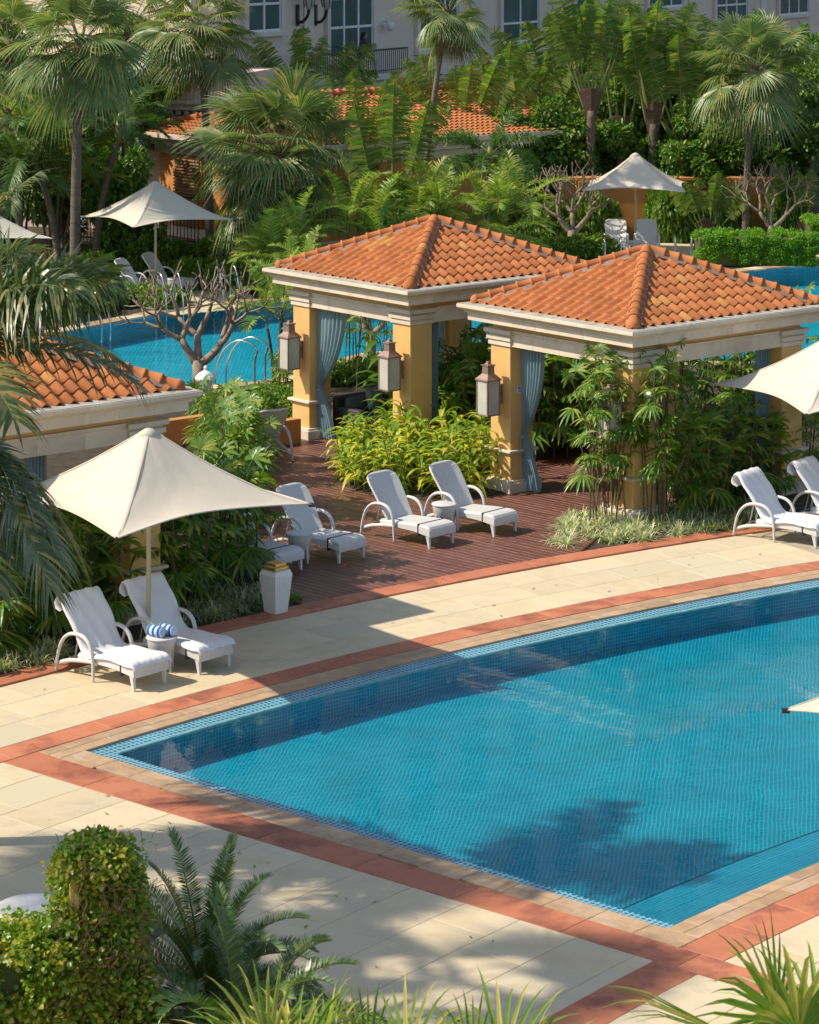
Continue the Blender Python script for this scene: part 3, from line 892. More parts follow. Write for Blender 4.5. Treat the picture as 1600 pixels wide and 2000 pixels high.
def pavilion(label, fx, fy, pieces=True):
    t = thing('pavilion', label, 'pavilion', (fx, fy, 0), PSI)
    rect = (OV, WB - OV, OV, WA - OV)
    for cx, cy in ((OV, OV), (OV, WA - OV - CW), (WB - OV - CW, OV), (WB - OV - CW, WA - OV - CW)):
        b = MB(); b.box(0, CW, 0, CW, .2, 2.73, .012)
        col = ob('column', b.mesh('column', M['yellow']), t, (cx, cy, 0))
        b = MB(); b.box(-.012, CW + .012, -.012, CW + .012, .2, .74, .01)
        ob('column_base', b.mesh('column_base', M['yellow']), col)
        b = MB(); b.box(-.13, CW + .13, -.13, CW + .13, -.01, .21, .012); b.box(-.09, CW + .09, -.09, CW + .09, .205, .25, .012)
        ob('plinth', b.mesh('plinth', M['cream']), col)
        b = MB(); b.box(-.04, CW + .04, -.04, CW + .04, .72, .75, .008); b.box(-.09, CW + .09, -.09, CW + .09, .747, .80, .012)
        ob('dado_moulding', b.mesh('dado_moulding', M['cream']), col)
        for z0, z1, p in ((2.70, 2.775, .035), (2.80, 2.885, .06), (2.925, 3.005, .095), (2.76, 3.02, .018)):
            b = MB(); b.box(-p, CW + p, -p, CW + p, z0, z1, .006)
            ob('capital', b.mesh('capital', M['cream']), col)
    beam = [(-.5, 2.71), (0.0, 2.71), (.0, 2.82), (.012, 2.822), (.012, 2.955), (.032, 2.965), (.032, 3.015), (-.5, 3.015)]
    ring_blocks(t, 'beam_block', beam, rect, .78, M['cream'])
    fr = [(-.48, 3.0), (-.03, 3.0), (-.03, 3.17), (-.48, 3.17)]
    ring_blocks(t, 'frieze', fr, rect, 9, M['yellow'])
    co = [(-.4, 3.14), (.30, 3.14), (.30, 3.27), (.335, 3.275), (.345, 3.30), (.375, 3.325), (.42, 3.345), (.45, 3.375), (.45, 3.43), (.44, 3.437), (-.4, 3.46)]
    ring_blocks(t, 'cornice_block', co, rect, .66, M['cream'])
    tp = [(.30, 3.444), (.435, 3.4385), (.435, 3.445), (.2, 3.462), (.1, 3.455)]
    ring_blocks(t, 'cornice_capping', tp, rect, 1.3, M['cream_top'])
    b = MB(); b.box(OV - .1, WB - OV + .1, OV - .1, WA - OV + .1, 3.16, 3.2)
    ob('ceiling', b.mesh('ceiling', M['yellow']), t)
    # roof
    e = [(ROOF_IN, ROOF_IN, Z_EAVE), (WB - ROOF_IN, ROOF_IN, Z_EAVE), (WB - ROOF_IN, WA - ROOF_IN, Z_EAVE), (ROOF_IN, WA - ROOF_IN, Z_EAVE)]
    ap = (WB / 2, WA / 2, Z_APEX)
    b = MB(); b.add([(x, y, z - .03) for x, y, z in e] + [(ap[0], ap[1], ap[2] - .03)], [(0, 1, 4), (1, 2, 4), (2, 3, 4), (3, 0, 4), (3, 2, 1, 0)])
    roof = ob('roof', b.mesh('roof', M['under']), t)
    b = MB(); b.box(ROOF_IN - .02, WB - ROOF_IN + .02, ROOF_IN - .02, WA - ROOF_IN + .02, 3.40, Z_EAVE - .032)
    ob('eave_board', b.mesh('eave_board', M['under']), roof)
    tiled_face(roof, e[3], e[0], ap, pieces)
    tiled_face(roof, e[0], e[1], ap, True)
    tiled_face(roof, e[1], e[2], ap, False)
    tiled_face(roof, e[2], e[3], ap, False)
    for k, c in enumerate(e):
        c = Vector(c) + Vector((0, 0, .03)); a = Vector(ap) + Vector((0, 0, .045))
        d = (a - c); L = d.length; d.normalize()
        side = Vector((0, 0, 1)).cross(d).normalized(); up = d.cross(side)
        m = Matrix((d, side, up)).transposed().to_4x4()
        n = int(L / .268)
        for i in range(n + 1):
            if i * .268 > L - .12: break
            o = ob('hip_cap', CAP_END if i == 0 else CAP, roof)
            o.matrix_local = Matrix.Translation(c + d * (i * .268 - .02) + up * (.005 + .006 * (i % 2))) @ m
        b = MB()
        rings = [[q + side * .15 + up * -.06, q + side * .10 + up * .01, q + up * .06, q - side * .10 + up * .01, q - side * .15 + up * -.06] for q in (c + d * .02, c + d * (L - .1))]
        b.loops(rings)
        ob('mortar_bed', b.mesh('mortar_bed', M['mortar']), roof)
    b = MB(); b.lathe([(.16, -.10), (.15, -.02), (.12, .05), (.06, .10), (.005, .115)], 16, (ap[0], ap[1], ap[2] + .02))
    ob('apex_cap', b.mesh('apex_cap', M['roof'], smooth=True), roof)
    return t


def pav_pt(f, lx, ly, z=0):
    c, s = math.cos(PSI), math.sin(PSI)
    return Vector((f[0] + lx * c - ly * s, f[1] + lx * s + ly * c, z))


F1, F2, F3 = (-.039, 51.48), (3.85, 46.37), (-7.19, 37.23)
pavilion('middle pavilion with sofa inside, orange tiled hip roof and yellow columns behind the yellow shrubs', *F1)
pavilion('right pavilion with orange tiled hip roof, its front column behind tall cane palms', *F2)
pavilion('left pavilion with orange tiled roof half hidden behind the drooping palm', *F3)


def lantern(label, f, lx, ly):
    p = pav_pt(f, lx, ly, 0)
    t = thing('wall_lantern', label, 'lantern', (p.x, p.y, 1.44), PSI, 'bronze wall lanterns on the pavilion columns')
    h, w_ = .66, .145
    b = MB(); b.box(-w_, w_, -w_, w_, 0, .03, .004)
    ob('bottom_plate', b.mesh('bottom_plate', M['bronze']), t)
    for sx in (-1, 1):
        for sy in (-1, 1):
            b = MB(); b.box(sx * w_ - .014, sx * w_ + .014, sy * w_ - .014, sy * w_ + .014, .0, h, .003)
            ob('corner_bar', b.mesh('corner_bar', M['bronze']), t)
    for k in range(4):
        b = MB(); b.box(-w_ + .015, w_ - .015, -w_ - .003, -w_ + .004, .03, h - .01)
        ob('glass_pane', b.mesh('glass_pane', M['frost']), t, rot=(0, 0, k * R(90)))
    b = MB()
    def sq(r, z): return [(-r, -r, z), (r, -r, z), (r, r, z), (-r, r, z)]
    b.loops([sq(w_ + .03, h - .012), sq(w_ + .03, h + .012), sq(w_ + .01, h + .03), sq(.10, h + .09), sq(.082, h + .11), sq(.078, h + .25), sq(.095, h + .255), sq(.095, h + .275), sq(.05, h + .285), sq(.035, h + .30), sq(.03, h + .335)])
    ob('cap', b.mesh('cap', M['bronze']), t)
    b = MB(); b.box(w_, .30, -.02, .02, h * .55, h * .62); b.box(.285, .30, -.06, .06, h * .3, h * .85)
    ob('bracket', b.mesh('bracket', M['bronze']), t)


ly_l, ly_f = WA - OV - CW / 2, OV + CW / 2
lantern('bronze lantern on the left column of the middle pavilion', F1, OV - .30, ly_l)
lantern('bronze lantern on the front column of the middle pavilion', F1, OV - .30, ly_f)
lantern('bronze lantern on the left column of the right pavilion', F2, OV - .30, ly_l)
lantern('bronze lantern behind canes on the front column of the right pavilion', F2, OV - .30, ly_f)
lantern('bronze lantern on the front column of the left pavilion', F3, OV - .30, ly_f)


def curtain(label, f, lx, ly, dirx, diry, width, tied=True, zt=2.72, tie_z=1.05, lean=0.0):
    p = pav_pt(f, lx, ly, 0)
    b = MB(); nu, nv = 44, 30
    for j in range(nv + 1):
        v = j / nv; z = zt * (1 - v) + .06 * v
        if tied:
            tz = 1 - tie_z / zt
            if v < tz:
                k = v / tz; wd = width * (1 - .86 * k ** 2.0); ctr = width * .5 * (1 - k ** 2.0) + .05 * k
            else:
                k = (v - tz) / (1 - tz); wd = width * (.14 + .50 * min(1, k * 1.4) ** .8); ctr = .05 + .20 * k
        else:
            wd = width * (1 - .1 * math.sin(v * 3)); ctr = width * .5
        for i in range(nu + 1):
            u = i / nu - .5
            amp = .028 + .012 * math.sin(3 * u)
            if tied: amp *= 1.0 + .5 * (1 - wd / width)
            ph = u * 2 * math.pi * 6.5 + .5 * math.sin(v * 4 + u * 5)
            q = ctr + u * wd
            off = amp * math.sin(ph) + lean * v
            b.v.append((q * dirx - off * diry, q * diry + off * dirx, z))
    for j in range(nv):
        for i in range(nu):
            q = j * (nu + 1) + i
            b.f.append((q, q + 1, q + nu + 2, q + nu + 1)); b.mi.append(0)
    me = b.mesh('curtain', M['curtain'], smooth=True)
    t = thing('curtain', label, 'curtain', (p.x, p.y, 0), PSI, 'blue grey pavilion curtains')
    ob('drape', me, t)
    if tied:
        b = MB(); b.lathe([(.055, 0), (.068, .015), (.068, .045), (.055, .06)], 14, (.06 * dirx, .06 * diry, tie_z - .05))
        ob('tie_back', b.mesh('tie_back', M['curtain'], smooth=True), t)


curtain('blue grey curtain tied back beside the left column of the middle pavilion', F1, OV + .2, WA - OV - CW - .02, 0, -1, .88)
curtain('blue grey curtain tied back beside the left column of the right pavilion', F2, OV + .25, WA - OV - CW - .02, 0, -1, .60, lean=.05)
curtain('blue grey curtain hanging straight behind the front column of the middle pavilion', F1, OV + CW + .02, OV + .25, 1, 0, .35, False)
curtain('blue grey curtain hanging straight at the back right column of the middle pavilion', F1, WB - OV - CW - .45, WA - OV - .3, 1, 0, .45, False)
curtain('blue grey curtain hanging straight left of the front column of the right pavilion', F2, OV + .25, OV + CW + .25, 0, -1, .24, False)
curtain('blue grey curtain hanging straight beside the right column of the right pavilion', F2, WB - OV - CW - .42, OV + .3, 1, 0, .4, False)
curtain('blue grey curtain hanging behind the front column of the right pavilion', F2, OV + CW + .02, OV + .25, 1, 0, .32, False)
curtain('blue grey curtain in the left pavilion beside the umbrella', F3, 2.6, OV + .3, 1, 0, .4, False)

# notice on the right pavilion
p = pav_pt(F2, OV + .16, WA - OV - CW - .004, 0)
b = MB(); b.box(0, .2, -.012, 0, 0, .13)
sg = thing('notice_plate', 'small white and blue notice plate on the left column of the right pavilion', 'sign', (p.x, p.y, 1.83), PSI)
ob('plate', b.mesh('plate', M['sign']), sg)
for x0, x1, z0, z1 in ((.015, .055, .075, .115), (.07, .185, .092, .112), (.07, .15, .066, .08), (.015, .185, .042, .052), (.015, .16, .02, .03)):
    b = MB(); b.box(x0, x1, -.0145, -.011, z0, z1); ob('printed_line', b.mesh('printed_line', M['sign_b']), sg)
# loudspeaker on the right pavilion
p = pav_pt(F2, OV + CW * .55, OV - .15, 2.2)
sp = thing('garden_speaker', 'white round loudspeaker fixed high on the front column of the right pavilion', 'speaker', p, PSI)
b = MB(); b.lathe([(.09, -.16), (.125, -.15), (.13, .02), (.14, .03), (.14, .06), (.12, .09), (.05, .11), (0.005, .112)], 18); ob('body', b.mesh('body', M['white'], smooth=True), sp)
b = MB(); b.box(-.02, .02, .1, .18, -.05, .05); ob('bracket', b.mesh('bracket', M['white']), sp)

# ------------------------------------------------------------------ sofa in the middle pavilion
p = pav_pt(F1, 1.95, 3.2, 0.03)
sf = thing('wicker_sofa', 'dark wicker sofa with grey cushions inside the middle pavilion', 'sofa', p, PSI + R(2))
def rbox(x0, x1, y0, y1, z0, z1, c=.03):
    b = MB(); b.box(x0, x1, y0, y1, z0, z1, c); return b
# long side along x, back at +y
ob('base', rbox(-.95, .95, -.42, .42, .05, .30).mesh('base', M['wicker_d']), sf)
ob('backrest', rbox(-.95, .95, .30, .45, .28, .82, .04).mesh('backrest', M['wicker_d']), sf)
for sx in (-1, 1):
    ob('armrest', rbox(sx * .87 - .09, sx * .87 + .09, -.44, .42, .06, .62, .03).mesh('armrest', M['wicker_d']), sf)
for k in range(2):
    ob('seat_cushion', rbox(-.76 + k * .77, -.01 + k * .77, -.42, .30, .30, .45, .04).mesh('seat_cushion', M['cushion'], smooth=True), sf)
    ob('back_cushion', rbox(-.76 + k * .77, -.01 + k * .77, .14, .31, .44, .80, .05).mesh('back_cushion', M['cushion'], smooth=True), sf)
pl = MB()
n = 12
for sgn in (1, -1):
    o0 = len(pl.v)
    for i in range(n + 1):
        for j in range(n + 1):
            u, v_ = i / n * 2 - 1, j / n * 2 - 1
            h = .085 * ((1 - u ** 4) * (1 - v_ ** 4)) ** .6
            pl.v.append((u * .24 * (1 - .06 * (1 - v_ * v_)), sgn * h, v_ * .24 * (1 - .06 * (1 - u * u))))
    for i in range(n):
        for j in range(n):
            q = o0 + i * (n + 1) + j
            pl.f.append((q, q + n + 1, q + n + 2, q + 1)); pl.mi.append(0)
pp = pav_pt(F1, 1.8, 3.22, 0.72)
po = ob('throw_pillow', pl.mesh('throw_pillow', M['pillow'], smooth=True), None, pp, (R(-24), R(14), PSI + R(8)))
tag(po, 'sage green throw pillow leaning on the dark wicker sofa', 'pillow')


# ------------------------------------------------------------------ loungers, tables, umbrellas
def lerp_path(pts, n):
    out = []
    m = len(pts) - 1
    for i in range(n + 1):
        t = i / n * m; k = min(int(t), m - 1); f = t - k
        p0, p1, p2, p3 = [pts[max(0, min(m, k + d))] for d in (-1, 0, 1, 2)]
        out.append(tuple(0.5 * (2 * b + (c - a) * f + (2 * a - 5 * b + 4 * c - d) * f * f + (3 * b - a - 3 * c + d) * f ** 3) for a, b, c, d in zip(p0, p1, p2, p3)))
    return out


def loft(sections):
    """sections of (list of points)"""
    b = MB(); b.loops(sections); return b


def rr(hw, zt, zb, x, tilt=0.0, c=.03):
    """rounded rectangle section across y at station x; tilt moves the bottom along x"""
    return [(x, -hw + c, zt), (x, hw - c, zt), (x, hw, zt - c), (x + tilt, hw, zb + .005), (x + tilt, hw - .005, zb), (x + tilt, -hw + .005, zb), (x + tilt, -hw, zb + .005), (x, -hw, zt - c)]


LM = {}
secs = []
for x, zt, zb in ((.42, .33, .25), (.6, .335, .25), (.8, .345, .245), (1.0, .36, .245), (1.2, .37, .24), (1.35, .375, .225), (1.47, .372, .21), (1.545, .355, .2), (1.575, .32, .19), (1.58, .24, .185)):
    secs.append(rr(.325, zt, zb, x))
LM['seat'] = loft(secs).mesh('seat', M['wicker'], smooth=False)
back = lerp_path([(.58, .34, .30), (.47, .50, .315), (.34, .70, .335), (.21, .88, .345), (.125, .985, .325), (.08, 1.03, .27), (.045, 1.045, .16)], 16)
secs = []
for i, (x, z, hw) in enumerate(back):
    a = back[max(0, i - 1)]; c = back[min(len(back) - 1, i + 1)]
    tx, tz = c[0] - a[0], c[1] - a[1]; L_ = math.hypot(tx, tz); nx_, nz_ = tz / L_, -tx / L_
    dish = .035 * max(0.0, 1 - max(0, i - 8) / 5)
    pts = []
    for y, d in ((-hw, 0.012 if i < 11 else 0), (-hw * .5, -dish), (0, -dish * 1.4), (hw * .5, -dish), (hw, .012 if i < 11 else 0), (hw, -.03), (hw * .5, -.045), (0, -.05), (-hw * .5, -.045), (-hw, -.03)):
        pts.append((x + nx_ * d, y, z + nz_ * d))
    secs.append(pts)
LM['back'] = loft(secs).mesh('backrest', M['wicker'], smooth=False)
ap_ = lerp_path([(0, .0, 0), (.03, .0, .2), (.11, .0, .42), (.25, .0, .56), (.44, .0, .605), (.62, .0, .58), (.74, .0, .47), (.785, .0, .28), (.79, .0, .12), (.795, .0, 0)], 26)
b = MB(); b.tube(ap_, [.015 + .013 * math.sin(math.pi * i / 26) for i in range(27)], 8, flat=1.25)
LM['arm'] = b.mesh('armrest', M['wicker'], smooth=True)
rp = lerp_path([(.03, 0, .13), (.25, 0, .20), (.5, 0, .24), (.80, 0, .27)], 8)
b = MB(); b.tube(rp, .03, 8, flat=.8); LM['rail'] = b.mesh('side_rail', M['wicker'], smooth=True)
b = MB(); b.loops([[(s * w_ + 1.5 + lx, t_ * w_ * .9, z) for s, t_ in ((-1, -1), (1, -1), (1, 1), (-1, 1))] for w_, lx, z in ((.017, .04, 0), (.03, .02, .17), (.042, .0, .27))]); LM['leg'] = b.mesh('leg', M['wicker'])
b = MB(); b.box(1.30, 1.325, -.329, .329, .18, .381); LM['strap'] = b.mesh('strap', M['strap'])
b = MB()
for y in (-.2, .2): b.tube([(.33, y, .64), (.22, y, .22)], .012, 6)
b.tube([(.2, -.29, .22), (.2, .29, .22)], .012, 6); LM['strut'] = b.mesh('back_strut', M['grey'])
# loose white towelling cover: over the head, down the back, along the seat
cs = lerp_path([(.06, .86, .33), (.0, .96, .345), (.02, 1.075, .345), (.13, 1.05, .36), (.24, .91, .37), (.37, .72, .36), (.50, .52, .35), (.64, .385, .35), (.88, .385, .35), (1.15, .40, .35), (1.4, .41, .35), (1.56, .395, .345), (1.62, .33, .335)], 60)
cv = MB(); ny = 22
for i, (x, z, hw) in enumerate(cs):
    t = i / len(cs)
    for j in range(ny + 1):
        u = j / ny * 2 - 1
        wob = .012 * math.sin(u * 11 + 3 * math.sin(t * 9)) * (1 if t < .55 else .35) + .006 * math.sin(u * 23 + t * 31)
        edge = max(0, abs(u) - .86) / .14
        drop = edge * (.055 + .02 * math.sin(t * 26 + u))
        y = (hw + .01) * min(1, abs(u) / .90) * (1 if u > 0 else -1)
        nx2, nz2 = (.6, .75) if t < .55 else (0, 1)
        cv.v.append((x + nx2 * wob - (drop * .55 if t < .55 else 0), y, z + nz2 * wob - drop * (.75 if t < .55 else 1)))
for i in range(len(cs) - 1):
    for j in range(ny):
        q = i * (ny + 1) + j
        cv.f.append((q, q + 1, q + ny + 2, q + ny + 1)); cv.mi.append(0)
COVER = cv.mesh('lounger_cover', M['towel'], smooth=True)


def lounger(label, px, py, ang, group, cover=None, strap=True, at=(1.54, -.27), z=0.012, pos=None):
    """px,py: photo position of the near front foot; ang: direction the feet point"""
    g = pos if pos else G(px, py)
    ang += random.uniform(-.03, .03)
    c, s = math.cos(ang), math.sin(ang)
    o_ = (g[0] - at[0] * c + at[1] * s, g[1] - at[0] * s - at[1] * c, z)
    t = thing('sun_lounger', label, 'sun lounger', o_, ang, group)
    ob('seat', LM['seat'], t); ob('backrest', LM['back'], t); ob('back_strut', LM['strut'], t)
    for sy in (-1, 1):
        ob('armrest', LM['arm'], t, (0, sy * .365, 0)); ob('side_rail', LM['rail'], t, (0, sy * .335, 0)); ob('leg', LM['leg'], t, (0, sy * .285, 0))
    if strap: ob('strap', LM['strap'], t)
    if cover:
        k = ob('lounger_cover', COVER, None, o_, (0, 0, ang)); tag(k, cover, 'towel cover', 'white covers on loungers')
    return t


LA = math.atan2(-.672, .74)
lounger('white wicker lounger with a white cover left of the blue striped towels', 263, 1352, LA, 'loungers under the near umbrella', 'white towelling cover on the lounger left of the striped towels')
lounger('white wicker lounger with a white cover right of the blue striped towels', 391, 1319, LA, 'loungers under the near umbrella', 'white towelling cover on the lounger right of the striped towels')
lounger('shaded grey white lounger behind the white bin, half hidden by canes', 540, 1129, LA, 'bare loungers on the deck', z=.032)
lounger('white wicker lounger right of the side table behind the umbrella tip', 664, 1104, LA, 'bare loungers on the deck', z=.032)
lounger('white wicker lounger left of the side table before the yellow shrubs', 840, 1075, LA, 'bare loungers on the deck', z=.032)
lounger('white wicker lounger right of the side table before the yellow shrubs', 966, 1052, LA, 'bare loungers on the deck', z=.032)
RA = math.atan2(-.60, .80)
lounger('white covered lounger at the right edge beside the lily turf', 1594, 1071, RA, 'loungers under the right umbrella', 'white towelling cover on the lounger beside the lily turf')
lounger('white covered lounger cut by the right picture edge', 1700, 1046, RA, 'loungers under the right umbrella', 'white towelling cover on the lounger cut by the right edge')
lounger('white lounger seen from behind beside the low orange planter wall', 0, 0, R(118), 'bare loungers on the deck', z=.032, at=(0, -.3), pos=G(566, 905))
lounger('grey white lounger beyond the lagoon, left under the far left umbrella', 316, 585, R(-22), 'loungers beyond the lagoon', strap=False)
lounger('grey white lounger beyond the lagoon, right under the far left umbrella', 366, 573, R(-22), 'loungers beyond the lagoon', strap=False)
lounger('pale lounger facing the lagoon, left of the pole of the far right umbrella', 0, 0, R(-90), 'loungers facing the lagoon', strap=False, at=(1.5, 0), pos=G(1207, 503))
lounger('pale lounger facing the lagoon, right of the pole of the far right umbrella', 0, 0, R(-90), 'loungers facing the lagoon', strap=False, at=(1.5, 0), pos=G(1270, 503))


def side_table(label, g, z=.012, k=1.0):
    t = thing('side_table', label, 'side table', (g[0], g[1], z), R(20), 'round white wicker side tables', k)
    b = MB(); b.lathe([(.15, .12), (.165, .125), (.205, .43), (.21, .45), (.20, .46), (.02, .462)], 28)
    ob('drum', b.mesh('drum', M['wicker'], smooth=True), t)
    b = MB(); b.lathe([(.212, .445), (.222, .452), (.222, .468), (.21, .474), (.01, .476)], 28)
    ob('table_top', b.mesh('table_top', M['wicker'], smooth=True), t)
    for q in range(4):
        a = q * R(90) + .4
        b = MB(); b.loops([[(math.cos(a) * (.165 + e) + s * w_, math.sin(a) * (.165 + e) + u * w_, zz) for s, u in ((-1, -1), (1, -1), (1, 1), (-1, 1))] for w_, zz, e in ((.013, 0, .03), (.02, .3, .01))])
        ob('leg', b.mesh('leg', M['wicker']), t)


side_table('round side table carrying the blue striped towels', G(316, 1310))
side_table('round side table on the deck nearest the white bin', G(586, 1100), .032)
side_table('round side table on the deck before the yellow shrubs', G(868, 1040), .032)
side_table('round side table facing the lagoon at the far right umbrella', G(1242, 500), .012)
side_table('round side table between the loungers under the far left umbrella', G(340, 577), .012)

tg = G(316, 1310)
for i, (dx, dy) in enumerate(((-.075, -.03), (.075, .05))):
    b = MB(); b.lathe([(.02, -.13), (.062, -.13), (.074, -.12), (.076, .12), (.062, .13), (.02, .13)], 18)
    me = b.mesh('rolled_towel', M['stripe'], smooth=True)
    # roll axis lies along local x
    me.transform(Matrix.Rotation(R(90), 4, 'Y'))
    o = ob('rolled_towel', me, None, (tg.x + dx, tg.y + dy, .565), (0, 0, LA + .1))
    tag(o, ('left', 'right')[i] + ' of two rolled blue and white striped towels on the round table', 'towel', 'rolled striped towels')
    b = MB()
    pts = [(.134, .012 * k_ * math.cos(k_ * .9), .012 * k_ * math.sin(k_ * .9)) for k_ in range(1, 6)]
    b.tube(pts, .006, 5); ob('rolled_end', b.mesh('rolled_end', M['stripe']), o)


def canopy_mesh(hd, zc, zt, rise=.10, pull=.085):
    b = MB(); N, K = 22, 18
    for q in range(4):
        c0 = Vector((hd * math.cos(q * math.pi / 2), hd * math.sin(q * math.pi / 2)))
        c1 = Vector((hd * math.cos((q + 1) * math.pi / 2), hd * math.sin((q + 1) * math.pi / 2)))
        o = len(b.v)
        for j in range(N + 1):
            u = j / N
            for i in range(K + 1):
                v = i / K
                arch = 4 * v * (1 - v)
                e = (c0 * (1 - v) + c1 * v) * (1 - pull * 1.3 * arch * 1.0)
                ze = zc + rise * arch
                pk = e.normalized() * .12
                xy = pk + (e - pk) * u
                z = ze + (zt - ze) * (1 - u) ** 1.42 + .05 * (1 - u) * u
                z -= .10 * arch * u * (1 - u)
                z += .007 * math.sin(v * 31 + 4 * math.sin(u * 5 + q)) * u * (1 - u) * 2 + .012 * math.sin(u * 9 + v * 7 + q) * arch * u
                b.v.append((xy.x, xy.y, z))
        for j in range(N):
            for i in range(K):
                p = o + j * (K + 1) + i
                b.f.append((p, p + K + 1, p + K + 2, p + 1)); b.mi.append(0)
    return b.mesh('canopy', M['canopy'], smooth=True)


def umbrella(label, x, y, ang, hd=2.42, zc=1.99, zt=2.95, group='square cream parasols'):
    t = thing('parasol', label, 'parasol', (x, y, 0.012), ang, group)
    can = ob('canopy', canopy_mesh(hd, zc, zt), t)
    for q in range(4):
        b = MB(); cvv = can.data.vertices; idx = [q * 23 * 19 + j * 19 for j in range(23)]
        pts_ = [cvv[i_].co.copy() for i_ in idx]; sd_ = Vector((-math.sin(q * math.pi / 2), math.cos(q * math.pi / 2), 0)) * .03
        for j, p_ in enumerate(pts_):
            b.v += [tuple(p_ - sd_ + Vector((0, 0, -.003))), tuple(p_ + Vector((0, 0, .007))), tuple(p_ + sd_ + Vector((0, 0, -.003)))]
        for j in range(22):
            k_ = j * 3; b.f += [(k_, k_ + 3, k_ + 4, k_ + 1), (k_ + 1, k_ + 4, k_ + 5, k_ + 2)]; b.mi += [0, 0]
        hem = MB(); hem.tube([cvv[q * 23 * 19 + 22 * 19 + i_].co.copy() for i_ in range(19)], .011, 6); ob('hem', hem.mesh('hem', M['canopy'], smooth=True), can)
        ob('seam_tape', b.mesh('seam_tape', M['canopy'], smooth=True), can)
    b = MB(); b.lathe([(.155, zt - .045), (.165, zt - .02), (.06, zt + .05), (.005, zt + .065)], 20)
    ob('top_cap', b.mesh('top_cap', M['canopy'], smooth=True), can)
    b = MB(); b.lathe([(.035, .0), (.035, zt - .03)], 14)
    ob('pole', b.mesh('pole', M['pole'], smooth=True), t)
    b = MB(); b.lathe([(.05, .02), (.22, .02), (.24, .035), (.24, .05), (.07, .06), (.05, .2)], 20)
    ob('base', b.mesh('base', M['pole'], smooth=True), t)
    for q in range(4):
        a = q * math.pi / 2
        pts = [(math.cos(a) * r_, math.sin(a) * r_, z_) for r_, z_ in ((.05, zt - .1), (hd * .45, zc + (zt - zc) * .33), (hd * .99, zc - .015))]
        b = MB(); b.tube(lerp_path(pts, 8), .018, 6); ob('rib', b.mesh('rib', M['pole']), t)
        b = MB(); b.tube([(math.cos(a) * .05, math.sin(a) * .05, zc - .1), (math.cos(a) * hd * .45, math.sin(a) * hd * .45, zc + (zt - zc) * .31)], .013, 6); ob('strut', b.mesh('strut', M['pole']), t)
        b = MB(); b.tube([(math.cos(a) * hd * .985, math.sin(a) * hd * .985, zc - .012), (math.cos(a) * hd * 1.02, math.sin(a) * hd * 1.02, zc - .012)], .03, 8); ob('corner_fitting', b.mesh('corner_fitting', M['strap']), can)


umbrella('cream parasol over the two white covered loungers at the left', -3.72, 38.32, R(-5), hd=2.34, zc=2.25, zt=3.23)
umbrella('cream parasol at the right edge over the lily turf loungers', 7.47, 47.2, R(159), hd=2.28, zc=2.25, zt=3.23)
umbrella('cream parasol at the right whose tip reaches over the near pool', 6.25, 28.2, R(181), hd=2.3, zc=2.25, zt=3.23)
umbrella('cream parasol beyond the lagoon at the left under tall palms', -7.2, 76.2, R(-10), zc=2.12, zt=3.12, hd=2.3)
umbrella('cream parasol beyond the lagoon at the right before the orange wall', 7.2, 85.6, R(-52), zc=2.1, zt=3.12, hd=2.3)
umbrella('cream parasol tip at the left edge among the palm trunks', -11.75, 71.8, R(-8), zc=2.1, zt=3.1, hd=2.3)

# litter bin ------------------------------------------------------
g = G(539, 1200)
t = thing('litter_bin', 'tapered white square bin with stepped gold top at the end of the deck', 'bin', (g.x, g.y, .014), LA - R(2))
def sq(r, z): return [(-r, -r, z), (r, -r, z), (r, r, z), (-r, r, z)]
b = MB(); b.loops([sq(.125, .025), sq(.178, .60), sq(.15, .675)]); ob('body', b.mesh('body', M['white']), t)
b = MB(); b.loops([sq(.13, 0), sq(.13, .024)]); ob('foot', b.mesh('foot', M['louvre']), t)
b = MB(); b.loops([sq(.155, .62), sq(.155, .665), sq(.135, .69), sq(.135, .72), sq(.11, .74), sq(.11, .775)]); ob('gold_top', b.mesh('gold_top', M['gold']), t)

# planter wall beside the middle pavilion --------------------------
p = [G(380, 800), G(600, 850)]
pw = thing('planter_wall', 'low orange planter wall left of the middle pavilion', 'wall')
qa = G(588, 868); d = Vector((-math.cos(PSI), -math.sin(PSI), 0)); dn = Vector((-math.sin(PSI), math.cos(PSI), 0))
def wall_run(p0, p1, th, h, name, mat, parent):
    p0, p1 = Vector(p0), Vector(p1); d_ = (p1 - p0); d_.z = 0; d_.normalize(); n_ = Vector((-d_.y, d_.x, 0)) * th
    b = MB(); b.prism([(p0)[:2], (p1)[:2], (p1 + n_)[:2], (p0 + n_)[:2]], 0, h, .012); return ob(name, b.mesh(name, mat), parent)
c1, c2, c3 = qa, qa + d * 1.15, qa + d * 1.1 + dn * 1.5
wall_run(c2, c1, .22, .52, 'front_wall', M['orange'], pw)
wall_run(c3, c2, .22, .519, 'side_wall', M['orange'], pw)
wall_run(c3 + d * 1.6, c3 - d * .0, .22, .518, 'back_wall', M['orange'], pw)

